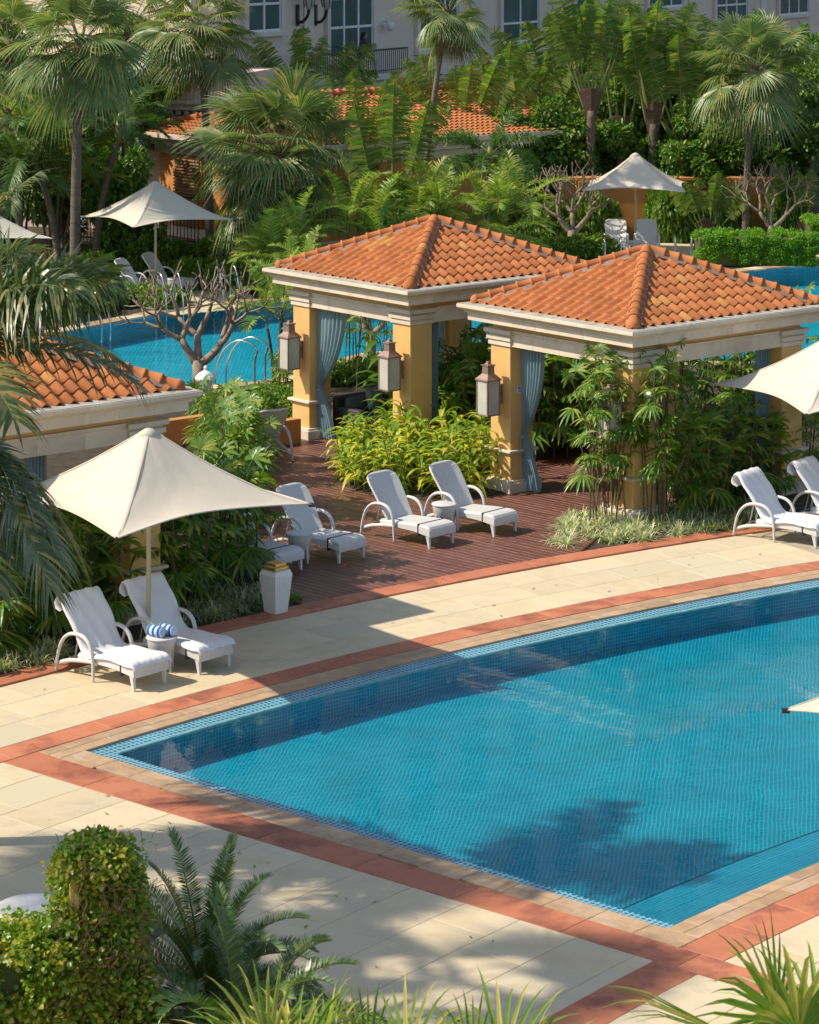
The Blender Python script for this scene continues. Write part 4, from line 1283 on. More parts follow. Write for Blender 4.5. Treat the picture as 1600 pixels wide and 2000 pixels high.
# garden lamp -------------------------------------------------------
g = G(402, 905)
gl_ = thing('garden_lamp', 'white lantern headed garden lamp beside the left pavilion roof', 'lamp', (g.x, g.y, 0))
b = MB(); b.lathe([(.08, 0), (.08, .1), (.035, .16), (.03, 1.30), (.05, 1.34), (.03, 1.38)], 14); ob('post', b.mesh('post', M['white'], smooth=True), gl_)
b = MB(); b.lathe([(.06, 1.38), (.10, 1.40), (.14, 1.64), (.13, 1.65)], 12); ob('globe', b.mesh('globe', M['frost'], smooth=True), gl_)
b = MB(); b.lathe([(.20, 1.63), (.21, 1.66), (.19, 1.70), (.12, 1.77), (.06, 1.80), (.03, 1.82), (.045, 1.86), (.02, 1.90), (.003, 1.91)], 12); ob('hood', b.mesh('hood', M['white']), gl_)
for q in range(6):
    a = q * math.pi / 3
    b = MB(); b.tube([(math.cos(a) * .105, math.sin(a) * .105, 1.39), (math.cos(a) * .17, math.sin(a) * .17, 1.64)], .01, 6); ob('cage_bar', b.mesh('cage_bar', M['white']), gl_)

# pool ladder rails --------------------------------------------------
def handrail(label, g, h, reach, ang):
    t = thing('pool_handrail', label, 'handrail', (g[0], g[1], 0.03), ang, 'steel handrails of the lagoon pool')
    for sy in (-.25, .25):
        b = MB(); b.tube(lerp_path([(0, sy, 0), (.0, sy, h * .55), (.05, sy, h * .85), (reach * .35, sy, h), (reach * .75, sy, h * .8), (reach, sy, h * .3), (reach * 1.02, sy, -.25)], 22), .024, 8)
        ob('rail', b.mesh('rail', M['steel'], smooth=True), t)
handrail('steel pool handrail before the far left loungers', G(322, 608), 1.05, .62, R(-60))
handrail('steel pool handrail right of the far left loungers', G(434, 590), 1.0, .55, R(-60))
handrail('steel pool handrail at the left end of the lagoon', G(165, 648), .95, .6, R(-20))
handrail('tall curved steel handrail behind the bare frangipani', G(508, 752), 1.0, -1.0, R(-25))
handrail('steel handrail left of the loungers facing the lagoon', G(1196, 512), .75, .4, R(-90))
handrail('steel handrail right of the loungers facing the lagoon', G(1334, 510), .75, .4, R(-90))


# ------------------------------------------------------------------ buildings behind
FY0, FD = 108.0, Vector((.4775, .8786))
FANG = math.atan2(FD.y, FD.x)
hb = thing('hotel_building', 'tall beige stone hotel with teal windows rising behind the garden', 'building', (0, FY0, 0), FANG)


def ft(px):                                  # along-the-facade metres of a photo column
    k = (px - 800) / FOC
    Y = FY0 / (1 - FD.y / FD.x * k)
    return k * Y / FD.x, Y


def fz(px, py):
    return CAM_H - ft(px)[1] * (py - HZ) / FOC


b = MB(); b.box(-16, 110, 0, 14, 0, 62)  # unseen upper wall added so the pool reflects stone; left end cut for sunlight
wall = ob('wall', b.mesh('wall', M['facade']), hb)
# joints of the big stone panels
for z0 in (0.02, 1.35, 2.70):
    for k in range(26):
        x0 = -16 + k * 2.2
        b = MB(); b.box(x0 + .02, x0 + 2.18, -.03, .0, z0 + .02, z0 + 1.30, .012)
        ob('stone_panel', b.mesh('stone_panel', M['facade']), wall)
for z0, z1, d in ((4.10, 4.30, .10), (4.30, 4.48, .22), (4.48, 4.58, .16), (9.6, 9.8, .2), (9.8, 10.0, .32), (15.5, 15.9, .3), (21, 21.4, .3), (27, 27.4, .3)):
    b = MB(); b.box(-16.2, 110, -d, 0, z0, z1, .02); ob('string_course', b.mesh('string_course', M['facade_trim']), hb)


def window(px0, px1, py0, py1, cols, rows, surround=.25):
    xm = (px0 + px1) / 2
    x0, x1 = ft(px0)[0], ft(px1)[0]
    z1, z0 = fz(xm, py0), fz(xm, py1)
    window_m(x0, x1, z0, z1, cols, rows, surround)


def window_m(x0, x1, z0, z1, cols, rows, surround=.25):
    fw = .09
    b = MB()
    s = surround
    b.box(x0 - s, x0, -.16, 0, z0 - s * .4, z1 + s, .01); b.box(x1, x1 + s, -.16, 0, z0 - s * .4, z1 + s, .01); b.box(x0, x1, -.16, 0, z1, z1 + s, .01)
    w_ = ob('window', b.mesh('window', M['facade_trim']), hb)
    b = MB(); b.box(x0 - s * 1.2, x1 + s * 1.2, -.24, 0, z0 - .18, z0, .01); ob('sill', b.mesh('sill', M['facade_trim']), w_)
    b = MB()
    cw = (x1 - x0) / cols
    for i in range(cols + 1):
        c = x0 + cw * i; b.box(max(x0, c - fw / 2), min(x1, c + fw / 2) + (0 if 0 < i < cols else .0), -.10, -.02, z0, z1)
    rh = [z0 + (z1 - z0) * r for r in rows]
    for z in [z0 + fw / 2, z1 - fw / 2] + rh[0:]:
        b.box(x0, x1, -.092, -.02, z - fw / 2, z + fw / 2)
    ob('frame', b.mesh('frame', M['white']), w_)
    zs = [z0] + rh + [z1]
    for i in range(cols):
        for j in range(len(zs) - 1):
            b = MB(); b.box(x0 + cw * i + fw / 2, x0 + cw * (i + 1) - fw / 2, -.05, -.03, zs[j] + fw / 2, zs[j + 1] - fw / 2)
            ob('pane', b.mesh('pane', M['pane']), w_)


window(640, 724, -75, 112, 3, (.32, .62))
window(480, 544, -75, 62, 2, (.4,))
window(816, 890, -75, 95, 3, (.18, .7))
window(978, 1048, -90, 82, 2, (.22, .7))
window(1122, 1166, -90, 70, 2, (.2, .7))
window(1264, 1330, -90, 14, 3, (.3, .7))
window(1396, 1456, -90, 42, 3, (.25, .6))
window(1520, 1576, -90, 28, 3, (.3, .65))
for zz in (11.5, 17, 23, 29, 35):
    for k in range(12):
        window_m(-14 + k * 4.6, -14 + k * 4.6 + 2.2, zz, zz + 3.0, 2, (.3, .7))
for px in (602, 740, 925, 1085, 1350, 1490):
    x = ft(px)[0]
    b = MB(); b.box(x - .35, x + .35, -.07, 0, 4.58, 9.6, .015); ob('pilaster', b.mesh('pilaster', M['facade_trim']), hb)
# balcony
xa, xb = ft(540)[0], ft(734)[0]
zb = fz(700, 140)
bal = MB(); bal.box(xa, xb, -1.5, 0, zb - .25, zb, .03); bal.box(xa + .1, xb - .1, -1.3, 0, zb - .75, zb - .25, .03); bal.box(xa + .3, xb - .3, -1.0, 0, zb - 1.1, zb - .75, .03)
balc = ob('balcony', bal.mesh('balcony', M['facade_trim']), hb)
b = MB()
b.box(xa, xb, -1.45, -1.40, zb + .88, zb + .95); b.box(xa, xb, -1.44, -1.41, zb + .10, zb + .14)
ob('handrail', b.mesh('handrail', M['iron']), balc)
n = int((xb - xa) / .16)
b = MB(); b.box(-.012, .012, -.012, .012, .0, .9); BAL = b.mesh('baluster', M['iron'])
for i in range(n + 1):
    ob('baluster', BAL, balc, (xa + (xb - xa) * i / n, -1.425, zb))
# facade lamps
for i, px in enumerate((579, 614)):
    x = ft(px)[0]; z = fz(px, 45)
    p = Matrix.Translation((0, FY0, 0)) @ Matrix.Rotation(FANG, 4, 'Z') @ Vector((x, -.05, z))
    t = thing('facade_lamp', ('left' if i == 0 else 'right') + ' of two black iron bracket lamps on the hotel wall', 'lamp', p, FANG, 'bracket lamps on the hotel wall')
    b = MB(); b.box(-.08, .08, -.05, .02, -.1, .7); b.tube(lerp_path([(0, 0, .05), (0, -.2, .05), (0, -.42, .25), (0, -.5, .55)], 10), .06, 8); ob('bracket', b.mesh('bracket', M['iron']), t)
    b = MB(); b.lathe([(.05, .5), (.16, .62), (.24, 1.0), (.26, 1.1)], 10, (0, -.5, 0)); ob('globe', b.mesh('globe', M['frost'], smooth=True), t)
    b = MB(); b.lathe([(.3, 1.1), (.25, 1.2), (.1, 1.38), (.04, 1.5), (.01, 1.55)], 10, (0, -.5, 0)); ob('hood', b.mesh('hood', M['iron']), t)
    for q in range(6):
        a = q * math.pi / 3
        b = MB(); b.tube([(math.cos(a) * .17, -.5 + math.sin(a) * .17, .62), (math.cos(a) * .27, -.5 + math.sin(a) * .27, 1.1)], .015, 5); ob('cage_bar', b.mesh('cage_bar', M['iron']), t)
# security camera and flag pole
x = ft(745)[0]; p = Matrix.Translation((0, FY0, 0)) @ Matrix.Rotation(FANG, 4, 'Z') @ Vector((x, -.03, fz(745, 55)))
t = thing('security_camera', 'small white dome camera on the hotel wall', 'camera', p, FANG)
b = MB(); b.box(-.08, .08, -.1, .02, .1, .35); b.tube([(0, -.05, .3), (0, -.3, .3)], .05, 8); ob('bracket', b.mesh('bracket', M['white']), t)
b = MB(); b.lathe([(.01, -.12), (.12, -.08), (.16, .05), (.16, .2), (.05, .26)], 12, (0, -.35, 0)); ob('dome', b.mesh('dome', M['white'], smooth=True), t)
p = G(761, 168, 3.6); 
t = thing('flag_pole', 'slim grey pole standing before the hotel balcony', 'pole', (p.x, p.y, 0))
b = MB(); b.lathe([(.09, 0), (.085, 6), (.06, 12), (.05, 14)], 12); ob('pole', b.mesh('pole', M['grey'], smooth=True), t)
b = MB(); b.lathe([(.2, 0), (.2, .2), (.1, .3)], 12); ob('base', b.mesh('base', M['grey']), t)

# person on the balcony -----------------------------------------------
x = ft(658)[0]
p = Matrix.Translation((0, FY0, 0)) @ Matrix.Rotation(FANG, 4, 'Z') @ Vector((x, -1.05, zb - .2))
J = {'pel': (0, 0, .92, .15), 'spn': (0, -.03, 1.15, .145), 'chs': (0, -.08, 1.38, .16), 'nck': (0, -.12, 1.52, .06), 'hed': (0, -.15, 1.66, .10), 'top': (0, -.16, 1.75, .085),
     'ls': (-.19, -.08, 1.42, .065), 'le': (-.24, -.18, 1.17, .05), 'lw': (-.10, -.36, 1.02, .035), 'lh': (-.05, -.40, 1.0, .04),
     'rs': (.19, -.08, 1.42, .065), 're': (.24, -.18, 1.17, .05), 'rw': (.10, -.36, 1.02, .035), 'rh': (.05, -.40, 1.0, .04),
     'lp': (-.10, 0, .86, .10), 'lk': (-.11, -.02, .48, .07), 'la': (-.11, .03, .08, .05), 'lf': (-.11, -.13, .04, .04),
     'rp': (.10, 0, .86, .10), 'rk': (.11, -.02, .48, .07), 'ra': (.11, .03, .08, .05), 'rf': (.11, -.13, .04, .04)}
ed = [('pel', 'spn'), ('spn', 'chs'), ('chs', 'nck'), ('nck', 'hed'), ('hed', 'top'), ('chs', 'ls'), ('ls', 'le'), ('le', 'lw'), ('lw', 'lh'), ('chs', 'rs'), ('rs', 're'), ('re', 'rw'), ('rw', 'rh'),
      ('pel', 'lp'), ('lp', 'lk'), ('lk', 'la'), ('la', 'lf'), ('pel', 'rp'), ('rp', 'rk'), ('rk', 'ra'), ('ra', 'rf')]
keys = list(J)
me = bpy.data.meshes.new('person')
me.from_pydata([J[k][:3] for k in keys], [(keys.index(a), keys.index(b_)) for a, b_ in ed], [])
me.materials.append(M['cloth_d'])
pers = ob('person', me, None, p, (0, 0, FANG))
tag(pers, 'person in dark clothes leaning on the hotel balcony rail', 'person')
sk = pers.modifiers.new('skin', 'SKIN')
for i, k in enumerate(keys):
    me.skin_vertices[0].data[i].radius = (J[k][3], J[k][3])
me.skin_vertices[0].data[0].use_root = True
ss = pers.modifiers.new('sub', 'SUBSURF'); ss.levels = 2; ss.render_levels = 2
b = MB(); b.lathe([(.02, .0), (.085, .04), (.10, .12), (.085, .2), (.03, .245)], 12, (0, -.17, 1.55)); ob('face', b.mesh('face', M['skin'], smooth=True), pers)
b = MB(); b.lathe([(.115, .1), (.122, .16), (.10, .24), (.03, .285)], 12, (0, -.14, 1.55)); b.lathe([(.05, -.1), (.10, .0), (.115, .12)], 12, (0, -.10, 1.55)); ob('hair', b.mesh('hair', M['hair'], smooth=True), pers)

# garden building with tiled roof ----------------------------------------
FB = (-3.5, 83.2)
gb = thing('garden_building', 'long orange building with louvred doors and tiled roof under the palms', 'building', (*FB, 0), PSI)
GA, GBW = 9.2, 15.0
b = MB(); b.box(.7, GBW - .7, .7, GA - .7, 0, 3.25, .02); ob('wall', b.mesh('wall', M['orange']), gb)
b = MB(); b.box(.6, GBW - .6, .6, GA - .6, .0, .45, .03); ob('plinth', b.mesh('plinth', M['cream']), gb)
for prof in ([(-.1, 2.85), (.12, 2.85), (.12, 3.1), (-.1, 3.1)], [(-.1, 3.15), (.45, 3.15), (.45, 3.27), (.6, 3.37), (.7, 3.4), (.7, 3.55), (-.1, 3.57)]):
    ring_blocks(gb, 'cornice_block', prof, (.7, GBW - .7, .7, GA - .7), 1.4, M['cream'], gap=.008)


def wavy_face(mb, p0, p1, q1, q0, n, m):
    """pantile relief on a distant roof plane p0-p1 (eave) to q0-q1 (ridge)"""
    p0, p1, q0, q1 = map(Vector, (p0, p1, q0, q1))
    L = (p1 - p0).length; up = (p1 - p0).cross(q0 - p0).normalized()
    nx = int(L / .226) * 4; ns = max(2, int(((q0 + q1) / 2 - (p0 + p1) / 2).length / .27))
    for j in range(ns):
        o = len(mb.v)
        for (t, lift) in ((j / ns, .04), ((j + 1) / ns, .0)):
            a = p0.lerp(q0, t); c = p1.lerp(q1, t); W = (c - a).length; ex = (c - a).normalized() if W > 1e-4 else (p1 - p0).normalized()
            s0 = (a - p0).dot((p1 - p0).normalized())
            k = max(1, int(nx * W / L))
            row = []
            for i in range(nx + 1):
                x = min(max(i / nx * L - s0, 0), W)
                z = .035 * math.cos((x + s0) / .226 * 2 * math.pi)
                mb.v.append(tuple(a + ex * x + up * (z + lift)))
        for i in range(nx):
            mb.f.append((o + i, o + i + 1, o + nx + 2 + i, o + nx + 1 + i)); mb.mi.append(0)


rz = 4.75
E_ = [(.1, .1, 3.55), (GBW - .1, .1, 3.55), (GBW - .1, GA - .1, 3.55), (.1, GA - .1, 3.55)]
r0_, r1_ = (GA / 2, GA / 2, rz), (GBW - GA / 2, GA / 2, rz)
b = MB(); b.add([(*e[:2], 3.51) for e in E_] + [(*r0_[:2], rz - .05), (*r1_[:2], rz - .05)], [(0, 1, 5, 4), (1, 2, 5), (2, 3, 4, 5), (3, 0, 4), (3, 2, 1, 0)])
roof = ob('roof', b.mesh('roof', M['under']), gb)
b = MB()
wavy_face(b, E_[0], E_[1], r1_, r0_, 0, 0); wavy_face(b, E_[3], E_[0], r0_, r0_, 0, 0); wavy_face(b, E_[1], E_[2], r1_, r1_, 0, 0)
o = ob('roof_tiles', b.mesh('roof_tiles', M['roof'], smooth=True), roof); o['kind'] = 'stuff'
for a, c in ((E_[0], r0_), (E_[3], r0_), (E_[1], r1_), (r0_, r1_)):
    b = MB(); a, c = Vector(a) + Vector((0, 0, .06)), Vector(c) + Vector((0, 0, .06))
    n = max(2, int((c - a).length / .3)); pts = []; rad = []
    for i in range(n):
        for t, r_ in ((0, .16), (.12, .16), (.14, .13), (.98, .12)):
            pts.append(a.lerp(c, (i + t) / n)); rad.append(r_)
    b.tube(pts, rad, 8); ob('ridge_caps', b.mesh('ridge_caps', M['roof'], smooth=True), roof)
# louvred doors on the left-hand face (x = .7)
for y0 in (6.05, 3.0):
    b = MB(); b.box(.62, .70, y0 - .08, y0 + 1.55, .45, 2.8, .01); dr = ob('louvred_door', b.mesh('louvred_door', M['orange']), gb)
    for k in range(21):
        b = MB(); z = .55 + k * .108
        b.add([(.60, y0, z), (.60, y0 + 1.45, z), (.55, y0, z - .05), (.55, y0 + 1.45, z - .05), (.60, y0, z - .012), (.60, y0 + 1.45, z - .012), (.56, y0, z - .062), (.56, y0 + 1.45, z - .062)],
              [(0, 1, 3, 2), (4, 6, 7, 5), (2, 3, 7, 6), (0, 2, 6, 4), (1, 5, 7, 3), (0, 4, 5, 1)])
        ob('slat', b.mesh('slat', M['louvre']), dr)
# raised porch before it
pf = pav_pt(FB, -1.6, 4.2)
b = MB(); b.box(-2.6, .6, 5.0, 11, 0, .12, .03); o = ob('porch_floor', b.mesh('porch_floor', M['deck']), gb)

# garden wall and fence ---------------------------------------------------
gw = thing('garden_wall', 'orange rendered garden wall behind the loungers facing the lagoon', 'wall', (0, 0, 0))
b = MB(); b.box(5.0, 13.2, 89.3, 89.6, 0, 1.95, .02); ob('rendered_wall', b.mesh('rendered_wall', M['orange']), gw)
b = MB(); b.box(4.95, 13.25, 89.22, 89.68, 1.95, 2.07, .02); ob('coping', b.mesh('coping', M['orange']), gw)
for i in range(4):
    b = MB(); b.box(5.6 + i * 2.4, 6.1 + i * 2.4, 89.2, 89.3, 0, 1.95, .02); ob('pier', b.mesh('pier', M['orange']), gw)
fn = thing('iron_fence', 'black iron railing behind the far left umbrella', 'fence', (-11.6, 86.5, .3), R(-18))
for z in (.12, 1.5):
    b = MB(); b.box(0, 5.2, -.02, .02, z, z + .05); ob('rail', b.mesh('rail', M['iron']), fn)
b = MB(); b.box(-.012, .012, -.012, .012, 0, 1.6); PK = b.mesh('picket', M['iron'])
for i in range(44): ob('picket', PK, fn, (.02 + i * .12, 0, 0))
# pale pavilion-like annex with white doors at the left
an = thing('pale_annex', 'pale rendered annex with white doors behind the iron railing', 'building', (-14.6, 93.5, 0), R(-16))
b = MB(); b.box(0, 9.2, 0, 4, 0, 5.4); ob('wall', b.mesh('wall', M['facade']), an)
for z0, z1, d in ((3.7, 3.9, .12), (4.15, 4.35, .3), (4.35, 4.5, .4), (5.3, 5.5, .2)):
    b = MB(); b.box(-.1, 9.3, -d, 0, z0, z1, .02); ob('moulding', b.mesh('moulding', M['facade_trim']), an)
for k in range(30):
    b = MB(); b.box(.1 + k * .3, .25 + k * .3, -.24, 0, 4.0, 4.15); ob('dentil', b.mesh('dentil', M['facade_trim']), an)
for x in (2.6, 4.2, 5.8, 7.4):
    b = MB(); b.box(x, x + 1.0, -.06, 0, 0, 2.9, .01); dr = ob('door', b.mesh('door', M['door']), an)
    b = MB(); b.box(x + .12, x + .88, -.075, -.05, .2, 1.3); b.box(x + .12, x + .88, -.075, -.05, 1.5, 2.75); ob('door_panel', b.mesh('door_panel', M['white']), dr)
# life ring on the wall
g = G(1375, 412, 1.0)
lr = thing('life_ring', 'red and white life ring hanging on the orange garden wall', 'life ring', (g.x * 89.1 / g.y, 89.1, 1.45))
for q in range(8):
    b = MB(); pts = [(math.cos(a) * .3, 0, math.sin(a) * .3) for a in [q * math.pi / 4 + k * math.pi / 4 / 5 for k in range(6)]]
    b.tube(pts, .075, 8); ob('ring_section', b.mesh('ring_section', M['redplast' if q % 4 else 'white'], smooth=True), lr)


# ------------------------------------------------------------------ plants: blades and shared leaf shapes
UP = Vector((0, 0, 1))


def strip(mb, p, d, side, L, w, droop, n=3, peak=.35, tip=.0, lift=0.0):
    """narrow leaf: centre line sags under gravity, pointed at the end"""
    o = len(mb.v); d = d.normalized(); side = side.normalized()
    for i in range(n + 1):
        t = i / n
        c = p + d * (L * t) - UP * (droop * L * t * t)
        ww = w * (math.sin(math.pi * min(1, (t * .92 + .08)) ** (math.log(.5) / math.log(max(.05, min(.95, peak))))) if t < 1 else tip)
        ww = max(ww, w * .12 if i == 0 else 0.0)
        if t == 1 and tip == 0:
            mb.v.append(tuple(c))
        else:
            mb.v.append(tuple(c - side * ww / 2)); mb.v.append(tuple(c + side * ww / 2))
    for i in range(n):
        a = o + 2 * i
        if i == n - 1 and tip == 0: mb.f.append((a, a + 1, a + 2))
        else: mb.f.append((a, a + 1, a + 3, a + 2))
        mb.mi.append(mb.cur)


def folded(mb, p, d, side, nrm, L, w, droop, n=5, fold=.25, peak=.4):
    """broad leaf with a mid-rib crease"""
    o = len(mb.v)
    for i in range(n + 1):
        t = i / n
        c = p + d * (L * t) - UP * (droop * L * t * t)
        ww = w * max(.02, math.sin(math.pi * (.05 + .95 * t) ** (math.log(.5) / math.log(peak))))
        mb.v += [tuple(c - side * ww / 2 + nrm * fold * ww), tuple(c), tuple(c + side * ww / 2 + nrm * fold * ww)]
    for i in range(n):
        a = o + 3 * i
        mb.f += [(a, a + 1, a + 4, a + 3), (a + 1, a + 2, a + 5, a + 4)]; mb.mi += [mb.cur] * 2


def frame_of(d):
    s = d.cross(UP)
    if s.length < .05: s = Vector((0, 1, 0))
    s.normalize()
    return s, s.cross(d).normalized()


def fan_leaf(elev, Rr, pet, nseg, seed, leafmat, spread=128, droop=.35, split=.45):
    rnd = random.Random(seed)
    mb = MB()
    e = R(elev)
    pts = [Vector((0, 0, 0))]
    d = Vector((math.cos(e), 0, math.sin(e)))
    for i in range(6):
        pts.append(pts[-1] + d * pet / 6)
        d = (d - UP * (.055 if elev > -20 else .02)).normalized()
    mb.cur = 1
    mb.tube(pts, [.022, .018, .016, .014, .012, .012, .012], 5)
    mb.cur = 0
    p = pts[-1]
    T = (d - UP * .25).normalized()
    S, N = frame_of(T)
    roll = rnd.uniform(-.35, .35)
    S, N = S * math.cos(roll) + N * math.sin(roll), N * math.cos(roll) - S * math.sin(roll)
    for k in range(nseg):
        f = (k + .5) / nseg * 2 - 1
        ph = R(spread) * f
        D = (T * math.cos(ph) + S * math.sin(ph) + N * (.22 - .30 * abs(f))).normalized()
        L = Rr * (1 - .18 * abs(f) ** 2) * rnd.uniform(.92, 1.05)
        sd = (-T * math.sin(ph) + S * math.cos(ph)).normalized()
        nn = D.cross(sd)
        half = R(spread) / nseg * 1.25
        dr = droop * rnd.uniform(.7, 1.35)
        o = len(mb.v)
        for j, t in enumerate((.04, split, .66, .84, 1.0)):
            wdt = L * t * math.tan(half) if t <= split else L * split * math.tan(half) * (1 - ((t - split) / (1 - split)) ** 1.2)
            c = p + D * (L * t) - UP * (dr * L * max(0, t - split * .6) ** 2 * 1.6)
            if t == 1.0: mb.v.append(tuple(c))
            else: mb.v += [tuple(c - sd * wdt), tuple(c + nn * (wdt * .5)), tuple(c + sd * wdt)]
        for j in range(3):
            a = o + 3 * j
            mb.f += [(a, a + 1, a + 4, a + 3), (a + 1, a + 2, a + 5, a + 4)]; mb.mi += [0, 0]
        a = o + 9
        mb.f += [(a, a + 1, a + 3), (a + 1, a + 2, a + 3)]; mb.mi += [0, 0]
    return mb.mesh('frond', leafmat, M['petiole'])


def pinnate(elev, L, n, ll, lw, seed, leafmat, arch=1.0, vee=.55, leaf_droop=.35, plumose=False, bare=.16, stiff=False, fwd=.55, rad=.02):
    rnd = random.Random(seed)
    mb = MB(); e = R(elev)
    d = Vector((math.cos(e), 0, math.sin(e)))
    pts = [Vector((0, 0, 0))]; ds = [d.copy()]
    m = 24
    for i in range(m):
        pts.append(pts[-1] + d * L / m)
        d = (d - UP * (arch * (.012 + .055 * i / m))).normalized(); ds.append(d.copy())
    mb.cur = 1
    mb.tube(pts[::2], [rad * (1 - .85 * i / (m / 2)) for i in range(m // 2 + 1)], 5)
    mb.cur = 0
    for k in range(n):
        t = bare + (1 - bare) * (k + .3) / n
        i = min(m - 1, int(t * m)); f = t * m - i
        p = pts[i].lerp(pts[i + 1], f); dd = ds[i].lerp(ds[i + 1], f).normalized()
        S, N = frame_of(dd)
        prof = math.sin(math.pi * (.12 + .80 * (t - bare) / (1 - bare))) ** .6
        for sg in ((-1, 1) if not plumose else (-1, 1, -1, 1)):
            an = rnd.uniform(-.15, .15) + vee if not plumose else rnd.uniform(-1.0, 1.4)
            D = (S * sg * math.cos(an) + N * math.sin(an) + dd * (fwd + .5 * (t > .85) + rnd.uniform(-.12, .12))).normalized()
            sd = D.cross(N * math.cos(an) - S * sg * math.sin(an)).normalized()
            strip(mb, p, D, sd, ll * prof * rnd.uniform(.85, 1.1), lw, leaf_droop * rnd.uniform(.5, 1.4) if not stiff else .05, 2 if stiff else 4, .35)
    S, N = frame_of(ds[-1])
    strip(mb, pts[-1], ds[-1], S, ll * .45, lw, .3, 3)
    return mb.mesh('frond', leafmat, M['petiole'])


def paddle(pet, L, W, seed, tatter=.5):
    """traveller's palm leaf: upright along +z, blade facing +-y, torn into strips"""
    rnd = random.Random(seed); mb = MB(); mb.cur = 1
    curve = lambda t: Vector((0, -.10 * t * t * (pet + L) - .02, t * (pet + L)))
    tot = pet + L
    mb.tube([curve(i / 12) for i in range(13)], [.045 * (1 - .8 * i / 12) for i in range(13)], 6)
    mb.cur = 0
    n = 44
    for sg in (-1, 1):
        tear = 0.0
        for k in range(n):
            t0 = (pet + L * k / n) / tot; t1 = (pet + L * (k + 1) / n) / tot
            if rnd.random() < tatter: tear = rnd.uniform(-.10, .10)
            u = (k + .5) / n
            wd = W * (min(1, u * 6 + .25) ** .6) * (min(1, (1 - u) * 3.2 + .05) ** .6) * rnd.uniform(.86, 1.06)
            gap = rnd.uniform(.0, .4) if rnd.random() < tatter else 0
            a, b_ = curve(t0), curve(t1 - (t1 - t0) * gap)
            lift = .28
            o = len(mb.v)
            for q in range(4):
                f = q / 3
                sag = -.22 * wd * f * f + tear * f
                off = Vector((sg * wd * f, -lift * wd * f + tear * f * .8, sag + wd * f * .35))
                tp = 1 - .55 * max(0, f - .6) / .4 * (1 if gap else .3)
                mb.v += [tuple(a + off), tuple(a + (b_ - a) * tp + off)]
            for q in range(3):
                z = o + 2 * q
                mb.f.append((z, z + 2, z + 3, z + 1)); mb.mi.append(0)
    return mb.mesh('paddle_leaf', M['trav'], M['petiole'])


ELEVS = (72, 48, 24, 0, -28, -52)
FAN = {e: [fan_leaf(e, 1.0, 1.0, 40, 11 * e + s, M['fan'], droop=.36 + (.25 if e < 10 else 0)) for s in range(2)] for e in ELEVS}
DEAD = {-52: [fan_leaf(-70, .9, .8, 24, 900 + s, M['dead'], droop=.5, spread=60) for s in range(2)]}
AREC = {e: [pinnate(e, 1.9, 30, .58, .040, 7 * e + s, M['areca'], arch=1.5) for s in range(2)] for e in (78, 58, 36, 10)}
DARKP = {e: [pinnate(e, 2.2, 36, .62, .05, 5 * e + s, M['dark_palm'], arch=1.4, leaf_droop=.5) for s in range(2)] for e in (75, 50, 25, -5)}
FOX = {e: [pinnate(e, 1.9, 46, .42, .035, 3 * e + s, M['dark_palm'], arch=1.3, plumose=True, leaf_droop=.2) for s in range(2)] for e in (65, 38, 10, -18)}
DATE = {e: [pinnate(e, 2.7, 62, .70, .044, 9 * e + s, M['date'], arch=1.25, vee=.3, leaf_droop=.5, plumose=(s == 1), bare=.12, rad=.03) for s in range(2)] for e in (70, 45, 20, -5, -30)}
CYC = {e: [pinnate(e, 1.2, 96, .145, .0125, 13 * e + s, M['cycad'], arch=1.7, vee=.6, stiff=True, bare=.08, fwd=.45, rad=.013) for s in range(2)] for e in (80, 60, 40, 18, -5)}
NEAR = {e: [pinnate(e, 2.1, 40, .78, .05, 17 * e + s, M['strapleaf'], arch=1.3, vee=.75, leaf_droop=.25, rad=.022, fwd=.7) for s in range(2)] for e in (75, 50, 28, 5)}
PAD = [paddle(1.6, 1.9, .42, s, .35 + .12 * s) for s in range(4)]


def rhapis_leaf(elev, seed):
    rnd = random.Random(seed); mb = MB(); e = R(elev)
    d = Vector((math.cos(e), 0, math.sin(e))); p = d * .20 - UP * .02
    mb.cur = 1; mb.tube([(0, 0, 0), tuple(d * .1), tuple(p)], .005, 4); mb.cur = 0
    T = (d - UP * .12).normalized(); S, N = frame_of(T)
    n = rnd.choice((8, 9, 10))
    for k in range(n):
        ph = R(105) * ((k + .5) / n * 2 - 1)
        D = (T * math.cos(ph) + S * math.sin(ph) + N * .1).normalized()
        sd = (-T * math.sin(ph) + S * math.cos(ph)).normalized()
        folded(mb, p, D, sd, N, rnd.uniform(.28, .38) * (1 - .15 * abs(ph) / 2), rnd.uniform(.044, .06), rnd.uniform(.25, .7), 4, .16, .58)
    return mb.mesh('leaf', M['rhapis'], M['petiole'])


RH = {e: [rhapis_leaf(e, 19 * e + s) for s in range(3)] for e in (60, 25, -12)}


def fronds(parent, kind, n, base, elev_of, scale=1.0, name='frond', jitter=.12, az0=0.0, az_range=None, tilt=.12):
    keys = sorted(kind)
    for i in range(n):
        f = (i + .5) / n
        want = elev_of(f) + random.uniform(-8, 8)
        e = min(keys, key=lambda k: abs(k - want))
        az = az0 + i * 2.39996 + random.uniform(-.2, .2)
        if az_range: az = random.uniform(*az_range)
        s = scale * random.uniform(1 - jitter, 1 + jitter)
        ob(name, random.choice(kind[e]), parent, (base[0] + .05 * math.cos(az), base[1] + .05 * math.sin(az), base[2] - .25 * f * scale), (random.uniform(-tilt, tilt), random.uniform(-tilt, tilt), az), s)


